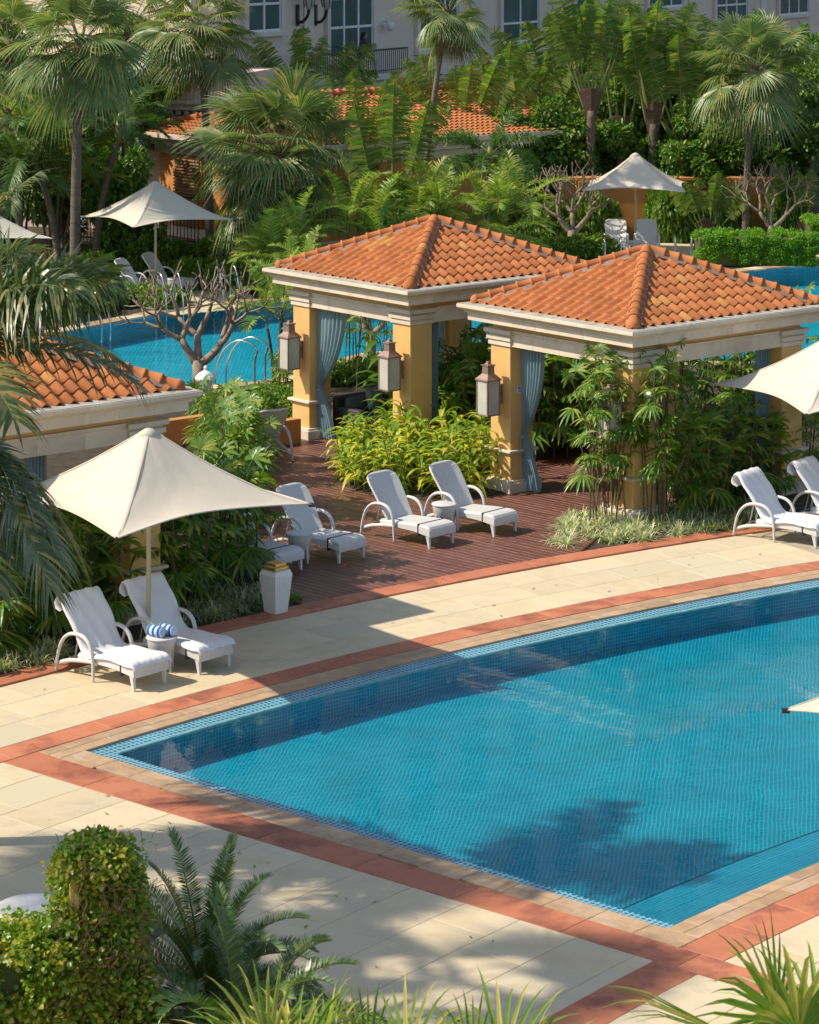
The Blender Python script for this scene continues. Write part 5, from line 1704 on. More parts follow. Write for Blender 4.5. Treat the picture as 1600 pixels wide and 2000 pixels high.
def trunk_mesh(h, r0, r1, lean=(0, 0), n=10, rings=18, mat='trunk', bulge=.0):
    b = MB(); pts = []; rad = []
    for i in range(rings + 1):
        t = i / rings
        pts.append((lean[0] * t * t * 1.0, lean[1] * t * t, h * t))
        rad.append((r0 + (r1 - r0) * t ** .6) * (1.25 - .25 * min(1, t * 8)) * (1 + .03 * (i % 2)))
    b.tube(pts, rad, n)
    return b.mesh('trunk', M[mat], smooth=True), Vector(pts[-1])


def fan_palm(label, x, y, h, n=30, scale=1.0, lean=(0, 0), r=.14, group='fan palms', skirt=True):
    t = thing('fan_palm', label, 'palm', (x, y, 0), 0, group)
    me, top = trunk_mesh(h, r, r * .72, lean)
    ob('trunk', me, t)
    b = MB(); b.tube([top - UP * .55, top - UP * .2, top + UP * .15, top + UP * .45], [r * .8, r * 1.5, r * 1.35, r * .5], 10); ob('crownshaft', b.mesh('crownshaft', M['trunk_d'], smooth=True), t)
    fronds(t, FAN, n, top + UP * .25, lambda f: 80 - 125 * f ** .9, scale, az0=random.random() * 6, tilt=.3, jitter=.2)
    fronds(t, DEAD, 4, top + UP * .1, lambda f: -52, scale * .9, 'dead_frond', az0=random.random() * 6)
    return t


def feather_palm(label, x, y, h, kind, n, scale, e0, e1, name='feather_palm', lean=(0, 0), r=.10, group=None, mat='trunk'):
    t = thing(name, label, 'palm', (x, y, 0), 0, group)
    me, top = trunk_mesh(h, r, r * .75, lean, mat=mat)
    ob('trunk', me, t)
    b = MB(); b.tube([top - UP * .1, top + UP * .25, top + UP * .6], [r * .85, r * 1.0, r * .5], 10); ob('crownshaft', b.mesh('crownshaft', M['petiole'], smooth=True), t)
    fronds(t, kind, n, top + UP * .45, lambda f: e0 + (e1 - e0) * f, scale, az0=random.random() * 6)
    return t


def clump_palm(label, x, y, stems, hs, kind, per, scale, spread=.5, name='areca_palm', group='areca palms', cat='palm'):
    t = thing(name, label, cat, (x, y, 0), 0, group)
    for i in range(stems):
        a = i * 2.4 + random.random(); q = spread * math.sqrt((i + .3) / stems)
        h = random.uniform(*hs); bx_, by_ = q * math.cos(a) * .5, q * math.sin(a) * .5
        ln = (math.cos(a) * q * .9, math.sin(a) * q * .9)
        b = MB(); pts = [(bx_ + ln[0] * s * s, by_ + ln[1] * s * s, h * s) for s in (0, .25, .5, .75, 1)]
        b.tube(pts, [.045, .04, .036, .034, .03], 7); ob('stem', b.mesh('stem', M['cane'], smooth=True), t)
        fronds(t, kind, per, Vector(pts[-1]) + UP * .2, lambda f: 82 - 62 * f, scale, az0=random.random() * 6)
    return t


def traveller(label, x, y, h, n, ang=0.0, scale=1.0, spread=62, group='traveller palms', pads=None):
    t = thing('traveller_palm', label, 'palm', (x, y, 0), ang, group)
    if h > .3:
        me, top = trunk_mesh(h, .16 * scale, .13 * scale); ob('trunk', me, t)
    else: top = Vector((0, 0, h))
    b = MB(); b.loops([[(s * w_, u * .10 * scale, z) for s, u in ((-1, -.6), (0, -1), (1, -.6), (1, .6), (0, 1), (-1, .6))] for w_, z in ((.14 * scale, h - .3), (.25 * scale, h + .25), (.34 * scale, h + .65), (.25 * scale, h + .75))]); ob('leaf_bases', b.mesh('leaf_bases', M['trunk_d']), t)
    for i in range(n):
        f = i / (n - 1) * 2 - 1 if n > 1 else 0
        ob('paddle_leaf', PAD[i % 4], t, (f * .2 * scale, 0, h + .12), (random.uniform(-.14, .1), R(spread) * f + random.uniform(-.06, .06), random.uniform(-.5, .5)), scale * random.uniform(.85, 1.05))
    return t


# lady palms --------------------------------------------------------
def lady_palm(label, pts, group, hs, leaves=6, lean=.25, size=1.0, fill=.42):
    x = sum(p[0] for p in pts) / len(pts); y = sum(p[1] for p in pts) / len(pts)
    t = thing('lady_palm', label, 'palm', (x, y, 0), 0, group)
    for p in pts:
        h = random.uniform(*hs); a = random.random() * 6.28; q = random.random() * lean * h
        lx, ly = math.cos(a) * q, math.sin(a) * q
        cp = [Vector((lx * s ** 1.5, ly * s ** 1.5, h * s)) for s in (0, .2, .4, .6, .8, 1)]
        b = MB(); b.tube(cp, [.014, .016, .017, .017, .016, .010], 6)
        c = ob('cane', b.mesh('cane', M['cane']), t, (p[0] - x, p[1] - y, 0))
        for i in range(leaves):
            f = i / leaves
            zt = 1 - (fill * f if fill > .5 else fill * f * min(1.0, 1.3 / h))
            k = min(4, int(zt * 5)); pos = cp[k].lerp(cp[k + 1], zt * 5 - k)
            e = 60 if f < .3 else (25 if f < .75 else -12)
            ob('leaf', random.choice(RH[e]), c, pos, (0, 0, i * 2.4 + random.random()), size * random.uniform(.85, 1.2))
    return t


def scatter(px_poly, n, h=0, seed=None):
    """ground points inside a polygon measured in the photograph"""
    poly = [G(*p)[:2] for p in px_poly]
    xs = [p[0] for p in poly]; ys = [p[1] for p in poly]
    out = []
    while len(out) < n:
        x, y = random.uniform(min(xs), max(xs)), random.uniform(min(ys), max(ys))
        c = False; j = len(poly) - 1
        for i in range(len(poly)):
            if (poly[i][1] > y) != (poly[j][1] > y) and x < (poly[j][0] - poly[i][0]) * (y - poly[i][1]) / (poly[j][1] - poly[i][1]) + poly[i][0]: c = not c
            j = i
        if c: out.append((x, y))
    return out


# leafy masses ------------------------------------------------------
def leaf_mass(name, centers, radii, n, size, mat, seed, aspect=.5, flat=.35, shell=.55):
    """n small leaves spread through overlapping clumps"""
    rs = np.random.RandomState(seed)
    cen = np.array(centers, float); rad = np.array(radii, float)
    if rad.ndim == 1: rad = np.repeat(rad[:, None], 3, 1)
    vol = rad.prod(1) ** (2 / 3); idx = rs.choice(len(cen), n, p=vol / vol.sum())
    d = rs.normal(size=(n, 3)); d /= np.linalg.norm(d, axis=1)[:, None]
    rr_ = shell + (1 - shell) * rs.rand(n) ** .6
    pos = cen[idx] + d * rad[idx] * rr_[:, None]
    keep = pos[:, 2] > .02
    pos, d = pos[keep], d[keep]; n = len(pos)
    # leaf axes: pointing outwards and down, normal partly up
    ax = d + rs.normal(scale=.6, size=(n, 3)); ax[:, 2] -= .35
    ax /= np.linalg.norm(ax, axis=1)[:, None]
    nr = d * .6 + np.array([0, 0, .7]) + rs.normal(scale=flat, size=(n, 3))
    sd = np.cross(ax, nr); sd /= np.linalg.norm(sd, axis=1)[:, None] + 1e-9
    up = np.cross(sd, ax)
    L = size * (.65 + .7 * rs.rand(n))[:, None]
    W = L * aspect
    v = np.empty((n, 6, 3))
    v[:, 0] = pos
    v[:, 1] = pos + ax * L * .35 + sd * W * .5 + up * L * .06
    v[:, 2] = pos + ax * L * .72 + sd * W * .36 + up * L * .02
    v[:, 3] = pos + ax * L - up * L * .10
    v[:, 4] = pos + ax * L * .72 - sd * W * .36 + up * L * .02
    v[:, 5] = pos + ax * L * .35 - sd * W * .5 + up * L * .06
    q = np.arange(n)[:, None] * 6
    f = np.concatenate([q + np.array([0, 1, 2, 3]), q + np.array([0, 3, 4, 5])])
    me = bpy.data.meshes.new(name)
    me.vertices.add(n * 6); me.vertices.foreach_set('co', v.ravel())
    me.loops.add(len(f) * 4); me.loops.foreach_set('vertex_index', f.ravel().astype(np.int32))
    me.polygons.add(len(f)); me.polygons.foreach_set('loop_start', np.arange(0, len(f) * 4, 4, dtype=np.int32))
    me.materials.append(mat)
    me.update(calc_edges=True)
    return me


def clumps(rx, ry, rz_, z0, n, r, seed, floor=0.0):
    rs = np.random.RandomState(seed); c = []; rad = []
    for i in range(n):
        d = rs.normal(size=3); d /= np.linalg.norm(d); q = rs.rand() ** .4
        c.append((d[0] * rx * q, d[1] * ry * q, max(floor + r * .4, z0 + d[2] * rz_ * q)))
        s = r * (.6 + .8 * rs.rand()); rad.append((s * 1.1, s * 1.1, s * .75))
    return c, rad


# ------------------------------------------------------------------ plants: where they stand
# far fan palms
fan_palm('tall grey trunked fan palm at the left before the far terrace', -9.45, 75.9, 6.9, 38, 1.1, (.15, 0), .17)
fan_palm('fan palm with drooping crown above the louvred garden building', -6.25, 84.2, 6.9, 36, 1.08, (-.35, 0), .15)
fan_palm('lush bright fan palm leaning over the corner of the garden building', -5.2, 79.6, 3.45, 46, 1.42, (1.35, 0), .15)
fan_palm('fan palm with slim grey trunk at the right behind the clipped hedge', 10.95, 87.6, 5.5, 38, 1.1, (.3, 0), .13)
fan_palm('slender leaning fan palm before the hotel windows', .42, 83.6, 7.5, 24, .85, (.75, 0), .11)
fan_palm('fan palm behind at the upper left edge', -12.6, 84.5, 6.4, 28, 1.1, (0, 0), .14)
fan_palm('fan palm at the upper left between the two tallest palms', -9.2, 86.5, 6.9, 26, 1.0, (.2, 0), .14)
fan_palm('low fan palm at the left edge among the palm trunks', -12.1, 79.5, 4.6, 26, 1.0, (.2, 0), .13)
# feather palms
feather_palm('dark feather palm with thick trunk left of the far left umbrella', -8.7, 84.9, 4.0, DARKP, 12, .8, 60, -10, lean=(-.3, 0), r=.15, group='dark feather palms')
feather_palm('dark feather palm at the left edge behind the parasol tip', -11.3, 77.8, 3.1, DARKP, 14, .95, 70, -10, r=.13, group='dark feather palms')
feather_palm('dark feather palm with leaning trunk beside the tall grey trunk', -10.2, 78.2, 3.6, DARKP, 14, .95, 70, -10, lean=(-.7, 0), r=.12, group='dark feather palms')
feather_palm('dark feather palm leaning right beside the tall grey trunk', -9.3, 79.5, 4.1, DARKP, 14, .9, 75, 0, lean=(.7, 0), r=.12, group='dark feather palms')
feather_palm('foxtail palm with bushy fronds before the garden building', 2.45, 82.0, 3.1, FOX, 16, .95, 62, -22, 'foxtail_palm', r=.11)
feather_palm('foxtail palm at the right edge beyond the hedge', 14.4, 88.2, 3.2, FOX, 14, .95, 60, -25, 'foxtail_palm', r=.11)
# arecas
clump_palm('areca palm behind the apex of the middle pavilion', .75, 79.0, 5, (1.2, 2.0), AREC, 7, .85)
clump_palm('areca palm right of the apex of the middle pavilion', 2.55, 79.3, 6, (1.1, 2.0), AREC, 7, .88)
clump_palm('areca palm below the roof of the garden building', -1.2, 77.2, 5, (1.2, 2.2), AREC, 6, .95)
clump_palm('areca palm left of the middle pavilion roof', -3.4, 75.8, 5, (.6, 1.5), AREC, 6, .8)
clump_palm('low areca palm behind the left eave of the middle pavilion', -3.6, 75.8, 5, (.5, 1.3), AREC, 7, .75)
clump_palm('slender areca palm beside the lagoon left of the middle pavilion', -3.0, 61.0, 3, (1.3, 2.1), AREC, 6, .62, .3)
clump_palm('areca palm at the left edge beyond the lagoon', -10.6, 80.4, 6, (2.0, 3.4), AREC, 7, .95)
clump_palm('areca palm at the far left edge before the tall palms', -12.0, 82.2, 6, (2.4, 4.0), AREC, 7, 1.0)
clump_palm('small areca palm behind the left column of the middle pavilion', -2.45, 62.6, 3, (1.6, 2.4), AREC, 5, .5, .3)
# traveller palms
traveller('traveller palm left of the hotel balcony', -3.7, 96, 3.5, 9, R(8), .95, 55)
traveller('traveller palm below the hotel balcony', -1.9, 94, 2.2, 9, R(-10), .9, 60)
traveller('tall single stalked traveller palm before the roof of the garden building', -.55, 83, .8, 3, R(30), 1.32, 10)
traveller('traveller palm right of the slender leaning palm', 1.75, 91, 2.6, 8, R(5), 1.0, 42)
traveller('traveller palm between two hotel windows', 3.3, 93, 2.7, 7, R(-5), 1.0, 38)
traveller('traveller palm leaf leaning right before the hotel wall', 4.5, 92.5, 2.2, 4, R(10), 1.0, 30)
traveller('traveller palm with bare ringed trunk left of the far right umbrella', 6.1, 90.4, 4.2, 10, R(0), 1.15, 22)
traveller('traveller palm with one long upright leaf behind the bushes', 7.2, 91.5, 3.2, 4, R(5), 1.25, 10)
traveller('traveller palm above the far right umbrella', 8.25, 91.0, 3.7, 8, R(0), 1.2, 16)
traveller('traveller palm with fanned stalks right of the far right umbrella', 9.35, 91.0, 2.7, 12, R(-4), 1.2, 30)
traveller('traveller palm behind the right fan palm', 13.3, 92.5, 1.8, 9, R(0), 1.0, 42)
traveller('traveller palm before the middle of the garden building roof', -1.3, 84.0, 2.3, 6, R(-12), .95, 42)
traveller('traveller palm at the right before the lower hotel wall', 5.4, 93.5, 3.0, 8, R(0), 1.2, 45)
traveller('traveller palm at the right edge before the hotel wall', 11.8, 94.5, 3.4, 8, R(0), 1.15, 45)
traveller('small traveller palm before the orange garden wall', 9.75, 87.9, .1, 8, R(10), .62, 40)
traveller('small traveller palm right of the slim grey palm trunk', 12.9, 87.6, .1, 6, R(-10), .7, 32)

# leafy trees and bushes behind
TREES = []
for s, (mt, lf) in enumerate((('bush', .17), ('bush', .15), ('bush_b', .15))):
    c, rd = clumps(1.35, 1.1, 1.25, 0, 34, .42, 40 + s, floor=-9)
    c = [(x, y, z + 50) for x, y, z in c]
    me = leaf_mass('crown', c, rd, 11000, lf, M[mt], 50 + s)
    me.transform(Matrix.Translation((0, 0, -50)))
    TREES.append(me)


def leafy_tree(label, x, y, zc, sx, sz, k, group='leafy trees behind the garden'):
    t = thing('leafy_tree', label, 'tree', (x, y, 0), random.random() * 6, group)
    b = MB(); b.tube([(0, 0, 0), (.05, .05, zc * .5), (0, 0, zc)], [.12, .09, .05], 8)
    for q in range(4):
        a = q * 1.6; b.tube([(0, 0, zc * .55), (math.cos(a) * sx * .6, math.sin(a) * sx * .6, zc + .2 * sz)], [.05, .02], 6)
    ob('trunk', b.mesh('trunk', M['bark']), t)
    ob('crown', TREES[k], t, (0, 0, zc), (0, 0, random.random() * 6), (sx, sx, sz))


for args in (('leafy tree behind the foxtail palm', 3.6, 90.5, 2.4, 1.15, 1.2, 0), ('dark leafy tree left of the ringed traveller trunk', 5.0, 91.2, 2.9, 1.15, 1.3, 1),
             ('dark leafy tree behind the far right umbrella', 7.3, 92.2, 3.0, 1.2, 1.35, 0), ('leafy tree between the two traveller trunks', 6.6, 94.0, 4.3, 1.2, 1.3, 1),
             ('leafy tree right of the far right umbrella', 9.7, 90.2, 2.6, 1.0, 1.05, 0), ('leafy tree left of the slim grey palm trunk', 10.6, 93.0, 3.3, 1.3, 1.3, 1),
             ('leafy tree right of the slim grey palm trunk', 12.0, 90.8, 2.9, 1.15, 1.25, 0), ('tall dark leafy tree at the right edge', 15.0, 93.0, 4.4, 1.5, 1.8, 1),
             ('dark leafy tree low at the right edge', 15.4, 90.0, 2.2, 1.3, 1.3, 0), ('tall leafy tree behind the fanned traveller palm', 9.0, 96.0, 4.6, 1.4, 1.3, 1),
             ('dark leafy tree right of the tall grey trunk', -8.55, 82.0, 1.6, .85, 1.3, 0), ('dark leafy tree at the left behind the palm trunks', -11.2, 87.0, 3.0, 1.6, 2.0, 1),
             ('dark leafy tree far left behind the palms', -13.6, 88.0, 4.2, 1.6, 2.4, 0), ('dark leafy tree at the upper left behind the fan palms', -9.6, 91.5, 5.0, 1.5, 1.8, 1),
             ('dark leafy tree at the left edge', -13.2, 81.0, 2.2, 1.1, 1.8, 0), ('leafy tree behind the middle arecas', -.2, 82.6, 1.3, .9, .9, 0)):
    leafy_tree(*args)

# low shrubs
SHRUB = []
for s, (mt, lf, n) in enumerate((('bush_b', .13, 5200), ('bush', .13, 5200), ('bush_b', .09, 5200))):
    c, rd = clumps(.75, .6, .28, .34, 22, .24, 70 + s)
    SHRUB.append(leaf_mass('foliage', c, rd, n, lf, M[mt], 80 + s))


def shrub(label, x, y, sx, sy, sz, k, group='low leafy shrubs', rz=None):
    t = thing('leafy_shrub', label, 'shrub', (x, y, 0), random.random() * 6 if rz is None else rz, group)
    o = ob('foliage', SHRUB[k], t, None, None, (sx, sy, sz))
    b = MB()
    for q in range(5):
        a = q * 1.26; b.tube([(math.cos(a) * .1, math.sin(a) * .1, 0), (math.cos(a) * .35 * sx, math.sin(a) * .35 * sy, .45 * sz)], [.02, .01], 5)
    ob('stems', b.mesh('stems', M['bark']), t)


row1 = [G(150, 612), G(185, 606), G(222, 603), G(258, 598), G(296, 594), G(170, 588), G(210, 584), G(315, 603)]
names = ['first', 'second', 'third', 'fourth', 'fifth', 'sixth', 'seventh', 'eighth']
for i, g in enumerate(row1):
    shrub(f'{names[i]} bright leafy shrub along the left bank of the lagoon', g.x, g.y + .4, 1.0, .9, .8, 0, 'shrubs on the left bank of the lagoon')
for i, (px, py) in enumerate(((392, 560), (425, 556), (458, 566), (350, 535), (410, 530), (462, 535), (500, 545), (440, 508), (478, 512))):
    g = G(px, py); shrub(f'{(names + ["ninth"])[i]} leafy shrub right of the far left loungers', g.x, g.y, 1.0, .9, 1.2, 0 if i < 3 else 1, 'shrubs right of the far left loungers')
for i, (px, py) in enumerate(((290, 535), (250, 528), (210, 530), (175, 560))):
    g = G(px, py); shrub(f'{names[i]} dark shrub behind the far left loungers', g.x, g.y, 1.1, 1, 1.5, 1 if i < 3 else 0, 'shrubs behind the far left loungers')
for i, (px, py) in enumerate(((1070, 515), (1105, 510), (1150, 506), (1030, 505), (1165, 470), (1100, 475), (1040, 480), (1310, 470))):
    g = G(px, py); shrub(f'{names[i]} leafy shrub round the pale frangipani by the far right umbrella', g.x, g.y, 1.0, .9, 1.2 if i < 4 else 1.9, 0 if i < 3 else 1, 'shrubs round the pale frangipani')
for i, (px, py) in enumerate(((440, 818), (480, 812), (520, 808), (556, 806), (500, 795), (545, 792), (415, 800))):
    g = G(px, py, .3); shrub(f'{names[i]} low shrub in the orange planter left of the middle pavilion', g.x, g.y, .8, .7, .95, 2, 'shrubs in the orange planter')
for i, (px, py) in enumerate(((690, 745), (740, 735), (640, 750), (930, 720))):
    g = G(px, py); shrub(f'{names[i]} low shrub behind the middle pavilion', g.x, g.y, .9, .8, .7, 2, 'shrubs behind the middle pavilion')


for i, (x_, y_, k_) in enumerate(((5.9, 88.4, 2.3), (8.5, 88.5, 2.6), (9.3, 88.7, 2.0), (10.4, 88.6, 2.4), (12.4, 88.5, 2.8))):
    shrub(f'{names[i]} tall dark shrub against the orange garden wall', x_, y_, 1.0, .8, k_, 1, 'shrubs against the orange garden wall')


def hedge(label, x0, x1, y0, y1, h, seed, n):
    rs = np.random.RandomState(seed)
    t = thing('clipped_hedge', label, 'hedge', (x0, y0, 0))
    L, W = x1 - x0, y1 - y0
    b = MB(); b.box(.08, L - .08, .08, W - .08, 0, h - .1, .05); ob('twigs', b.mesh('twigs', M['core']), t)
    c = []; rd = []
    for i in range(int(L * 9)):
        for (yy, zz) in ((0.06, h * rs.uniform(.1, .9)), (rs.uniform(0, W), h - .08), (rs.uniform(0, W), h - .08), (.06, h * rs.uniform(.1, .9)), (.04, h * rs.uniform(.1, .9))):
            c.append((rs.uniform(.05, L - .05), yy, zz)); s = rs.uniform(.12, .22); rd.append((s, s * .7, s * .7))
    ob('foliage', leaf_mass('foliage', c, rd, n, .062, M['hedge'], seed + 1, .6), t)


hedge('long clipped bright green hedge beyond the right end of the lagoon', 8.75, 12.5, 82.0, 83.6, 1.0, 3, 26000)
hedge('second clipped hedge at the right edge', 12.6, 16.0, 85.0, 86.2, 1.15, 5, 18000)

# bare frangipani --------------------------------------------------------
def frangipani(label, x, y, h, seed, trunk_r=.12, spread=.8, levels=4, rz=0.0):
    rnd = random.Random(seed)
    levels += 0
    t = thing('frangipani_tree', label, 'tree', (x, y, 0), rz, 'bare frangipani trees')
    br = MB()

    def grow(p, d, L, r, lv):
        pts = [p]; q = p; dd = d
        for i in range(4):
            dd = (dd + Vector((rnd.uniform(-.15, .15), rnd.uniform(-.15, .15), .10))).normalized()
            q = q + dd * L / 4; pts.append(q)
        r1 = r * .74
        rad = [r + (r1 - r) * i / 4 for i in range(5)]
        if lv == 0:
            pts.append(q + dd * r1 * .5); rad.append(r1 * .7)
        br.tube(pts, rad, 8)
        if lv == 0: return
        n = 2 if rnd.random() < .6 else 3
        s, u = frame_of(dd); a0 = rnd.random() * 6.28
        for k in range(n):
            a = a0 + k * 6.28 / n + rnd.uniform(-.3, .3)
            nd = (dd * .75 + (s * math.cos(a) + u * math.sin(a)) * spread * rnd.uniform(.75, 1.1)).normalized()
            grow(q - dd * r1 * .3, nd, L * rnd.uniform(.72, .95), r1 * .86, lv - 1)
    # trunk
    tr = MB(); tr.tube([(0, 0, -.05), (.02, 0, .1), (.03, .02, h * .16), (.0, .04, h * .30)], [trunk_r * 1.35, trunk_r * 1.05, trunk_r, trunk_r * .95], 12)
    ob('trunk', tr.mesh('trunk', M['bark'], smooth=True), t)
    trunk_r *= .85
    for dx, dy, dz in ((-.62, -.1, .85), (.05, .35, 1.0), (.95, .0, .55)):
        grow(Vector((0, .04, h * .25)), Vector((dx, dy, dz)).normalized(), h * .28, trunk_r * .80, levels - 1)
    ob('branches', br.mesh('branches', M['bark'], smooth=True), t)


frangipani('bare grey brown frangipani on the near bank of the lagoon', -4.72, 60.0, 2.5, 14, .15, .72, 5)
frangipani('pale bare frangipani left of the far right umbrella', 5.15, 85.4, 2.5, 8, .14, .75, 5)
frangipani('bare frangipani right of the slim grey palm trunk', 11.7, 87.0, 2.4, 21, .11, .75, 5)
frangipani('small bare frangipani seen through the middle pavilion', -.95, 64.6, 2.3, 5, .12, .8)

# lady palms ------------------------------------------------------------------
lady_palm('dark lady palm clump at the left edge behind the near loungers', scatter([(-60, 1325), (110, 1275), (110, 1180), (-60, 1210)], 20), 'lady palms beside the left pavilion', (1.0, 1.8), 9, size=1.25, fill=.8)
lady_palm('dark lady palm clump behind the near left lounger', scatter([(110, 1268), (260, 1225), (260, 1140), (110, 1180)], 20), 'lady palms beside the left pavilion', (1.0, 1.9), 9, size=1.25, fill=.8)
lady_palm('lady palm clump behind the near umbrella pole', scatter([(260, 1222), (400, 1190), (400, 1120), (260, 1140)], 18), 'lady palms beside the left pavilion', (1.0, 2.0), 9, size=1.2, fill=.8)
lady_palm('tall lady palm clump between the white bin and the left pavilion', scatter([(395, 1165), (505, 1140), (490, 1080), (395, 1090)], 20), 'lady palms beside the left pavilion', (1.4, 2.4), 9, .15, size=1.1, fill=.8)
lady_palm('bright lady palm clump right of the left pavilion roof', scatter([(425, 1060), (500, 1040), (495, 970), (430, 980)], 20), 'lady palms beside the left pavilion', (1.3, 2.05), 9, size=1.1, fill=.8)
lady_palm('lady palm clump left of the lounger seen from behind', scatter([(380, 960), (500, 945), (480, 900), (390, 910)], 14), 'lady palms beside the left pavilion', (1.0, 1.7), 9, fill=.8)
lady_palm('tall sparse caned lady palm before the front column of the right pavilion', scatter([(1150, 1035), (1330, 1030), (1340, 1000), (1160, 1005)], 44), 'lady palms beside the right pavilion', (1.3, 3.0), 5, .40, .9)
lady_palm('dense lady palm clump right of the tall canes', scatter([(1310, 1015), (1420, 1000), (1440, 940), (1320, 960)], 26), 'lady palms beside the right pavilion', (.9, 1.75), 9, .3, fill=.8)
lady_palm('dark lady palm clump behind the right covered lounger', scatter([(1420, 1000), (1600, 965), (1640, 890), (1440, 930)], 26), 'lady palms beside the right pavilion', (.8, 1.8), 9, fill=.8)
lady_palm('lady palm thicket seen through the left opening of the right pavilion', scatter([(1030, 908), (1190, 888), (1200, 850), (1040, 870)], 40), 'lady palms behind the right pavilion', (1.4, 2.6), 9, size=1.2, fill=.8)
lady_palm('lady palm thicket seen through the right opening of the right pavilion', scatter([(1230, 850), (1520, 820), (1560, 770), (1230, 790)], 34), 'lady palms behind the right pavilion', (1.3, 2.6), 9, size=1.2, fill=.8)
lady_palm('lady palm between the middle and right pavilions', scatter([(895, 900), (965, 890), (985, 840), (900, 850)], 18), 'lady palms behind the ginger shrubs', (1.3, 2.3), 9, .2, fill=.8)
lady_palm('slim lady palm canes behind the opening of the middle pavilion', scatter([(660, 770), (760, 750), (760, 725), (670, 735)], 9), 'lady palms behind the middle pavilion', (1.2, 2.6), 6, .15)
lady_palm('lady palm left of the left column of the middle pavilion', scatter([(535, 810), (575, 805), (570, 775), (540, 780)], 8), 'lady palms behind the middle pavilion', (.9, 1.5), 6, .1, .8, fill=.8)

# ginger ------------------------------------------------------------------------
def ginger_stem(seed, mat, h):
    rnd = random.Random(seed); mb = MB(); mb.cur = 1
    lx = rnd.uniform(.1, .45) * h; a = rnd.random() * 6.28
    cp = [Vector((math.cos(a) * lx * s * s, math.sin(a) * lx * s * s, h * s)) for s in (0, .25, .5, .75, 1)]
    mb.tube(cp, .01, 5); mb.cur = 0
    for i in range(11):
        f = .22 + .78 * i / 10; k = min(3, int(f * 4)); p = cp[k].lerp(cp[k + 1], f * 4 - k)
        az = a + (i % 2) * math.pi + rnd.uniform(-.7, .7); el = rnd.uniform(.25, .95)
        d = Vector((math.cos(az) * math.cos(el), math.sin(az) * math.cos(el), math.sin(el)))
        s, n = frame_of(d)
        folded(mb, p, d, s, n, rnd.uniform(.36, .52), rnd.uniform(.08, .105), rnd.uniform(.4, .9), 5, .14)
    return mb.mesh('leafy_stem', mat, M['petiole'])


GIN = [[ginger_stem(300 + i, M['ginger'], .5 + .12 * i) for i in range(5)], [ginger_stem(400 + i, M['ginger2'], .7 + .16 * i) for i in range(5)]]


def ginger(label, pts, k, scale=1.0):
    x = sum(p[0] for p in pts) / len(pts); y = sum(p[1] for p in pts) / len(pts)
    t = thing('variegated_ginger', label, 'shrub', (x, y, 0), 0, 'variegated ginger shrubs')
    for p in pts:
        ob('leafy_stem', random.choice(GIN[k]), t, (p[0] - x, p[1] - y, 0), (0, 0, random.random() * 6.28), scale * random.uniform(.85, 1.15))


ginger('low yellow leaved ginger shrub at the left end of the bed on the deck', scatter([(655, 945), (725, 970), (790, 975), (790, 880), (700, 895)], 95), 0, 1.0)
ginger('yellow and green ginger shrub behind the deck loungers', scatter([(790, 975), (880, 980), (980, 965), (960, 890), (790, 880)], 95), 0, 1.1)
ginger('tall green ginger shrub before the front column of the middle pavilion', scatter([(750, 885), (960, 890), (960, 850), (900, 830), (780, 850)], 90), 1, 1.4)
b = MB(); poly = [G(*p)[:2] for p in [(655, 945), (725, 972), (880, 984), (985, 968), (990, 900), (960, 850), (900, 830), (780, 850), (690, 890)]]
b.prism(poly, .0, .045); struct('planting_bed', b.mesh('planting_bed', M['soil']), 'soil bed of the yellow ginger shrubs on the deck')

# lily turf -----------------------------------------------------------------------
def lily_turf(label, pts, mat, seed, L=.42, n=60):
    rnd = random.Random(seed); mb = MB()
    for x, y in pts:
        for i in range(n):
            az = rnd.random() * 6.28; el = rnd.uniform(.5, 1.45); q = rnd.random() * .06
            d = Vector((math.cos(az) * math.cos(el), math.sin(az) * math.cos(el), math.sin(el))); s, nn = frame_of(d)
            strip(mb, Vector((x + math.cos(az) * q, y + math.sin(az) * q, 0)), d, s, L * rnd.uniform(.7, 1.25), .019, rnd.uniform(.35, 1.0), 3)
    o = ob('lily_turf', mb.mesh('lily_turf', mat)); tag(o, label, 'ground cover', None, 'stuff')


lily_turf('pale striped lily turf edging the bed of the right pavilion', scatter([(1072, 1072), (1120, 1083), (1200, 1070), (1330, 1050), (1330, 1005), (1230, 1000), (1110, 1015)], 95), M['lily'], 1)
lily_turf('darker lily turf before the right lounger', scatter([(1330, 1050), (1475, 1032), (1480, 985), (1330, 1005)], 55), M['lily_d'], 2)
lily_turf('lily turf at the left edge beside the near loungers', scatter([(-20, 1325), (120, 1292), (120, 1262), (-20, 1290)], 26), M['lily'], 3)
lily_turf('dark lily turf beside the white bin', scatter([(330, 1232), (420, 1212), (515, 1192), (520, 1150), (420, 1165), (330, 1195)], 44), M['lily_d'], 4)
lily_turf('lily turf in the orange planter', scatter([(440, 830), (560, 815), (560, 800), (440, 805)], 14), M['lily'], 6, .22)
lily_turf('small green tuft right of the white bin', scatter([(570, 1185), (590, 1180), (580, 1165), (560, 1170)], 4), M['bush_b'], 5, .22)

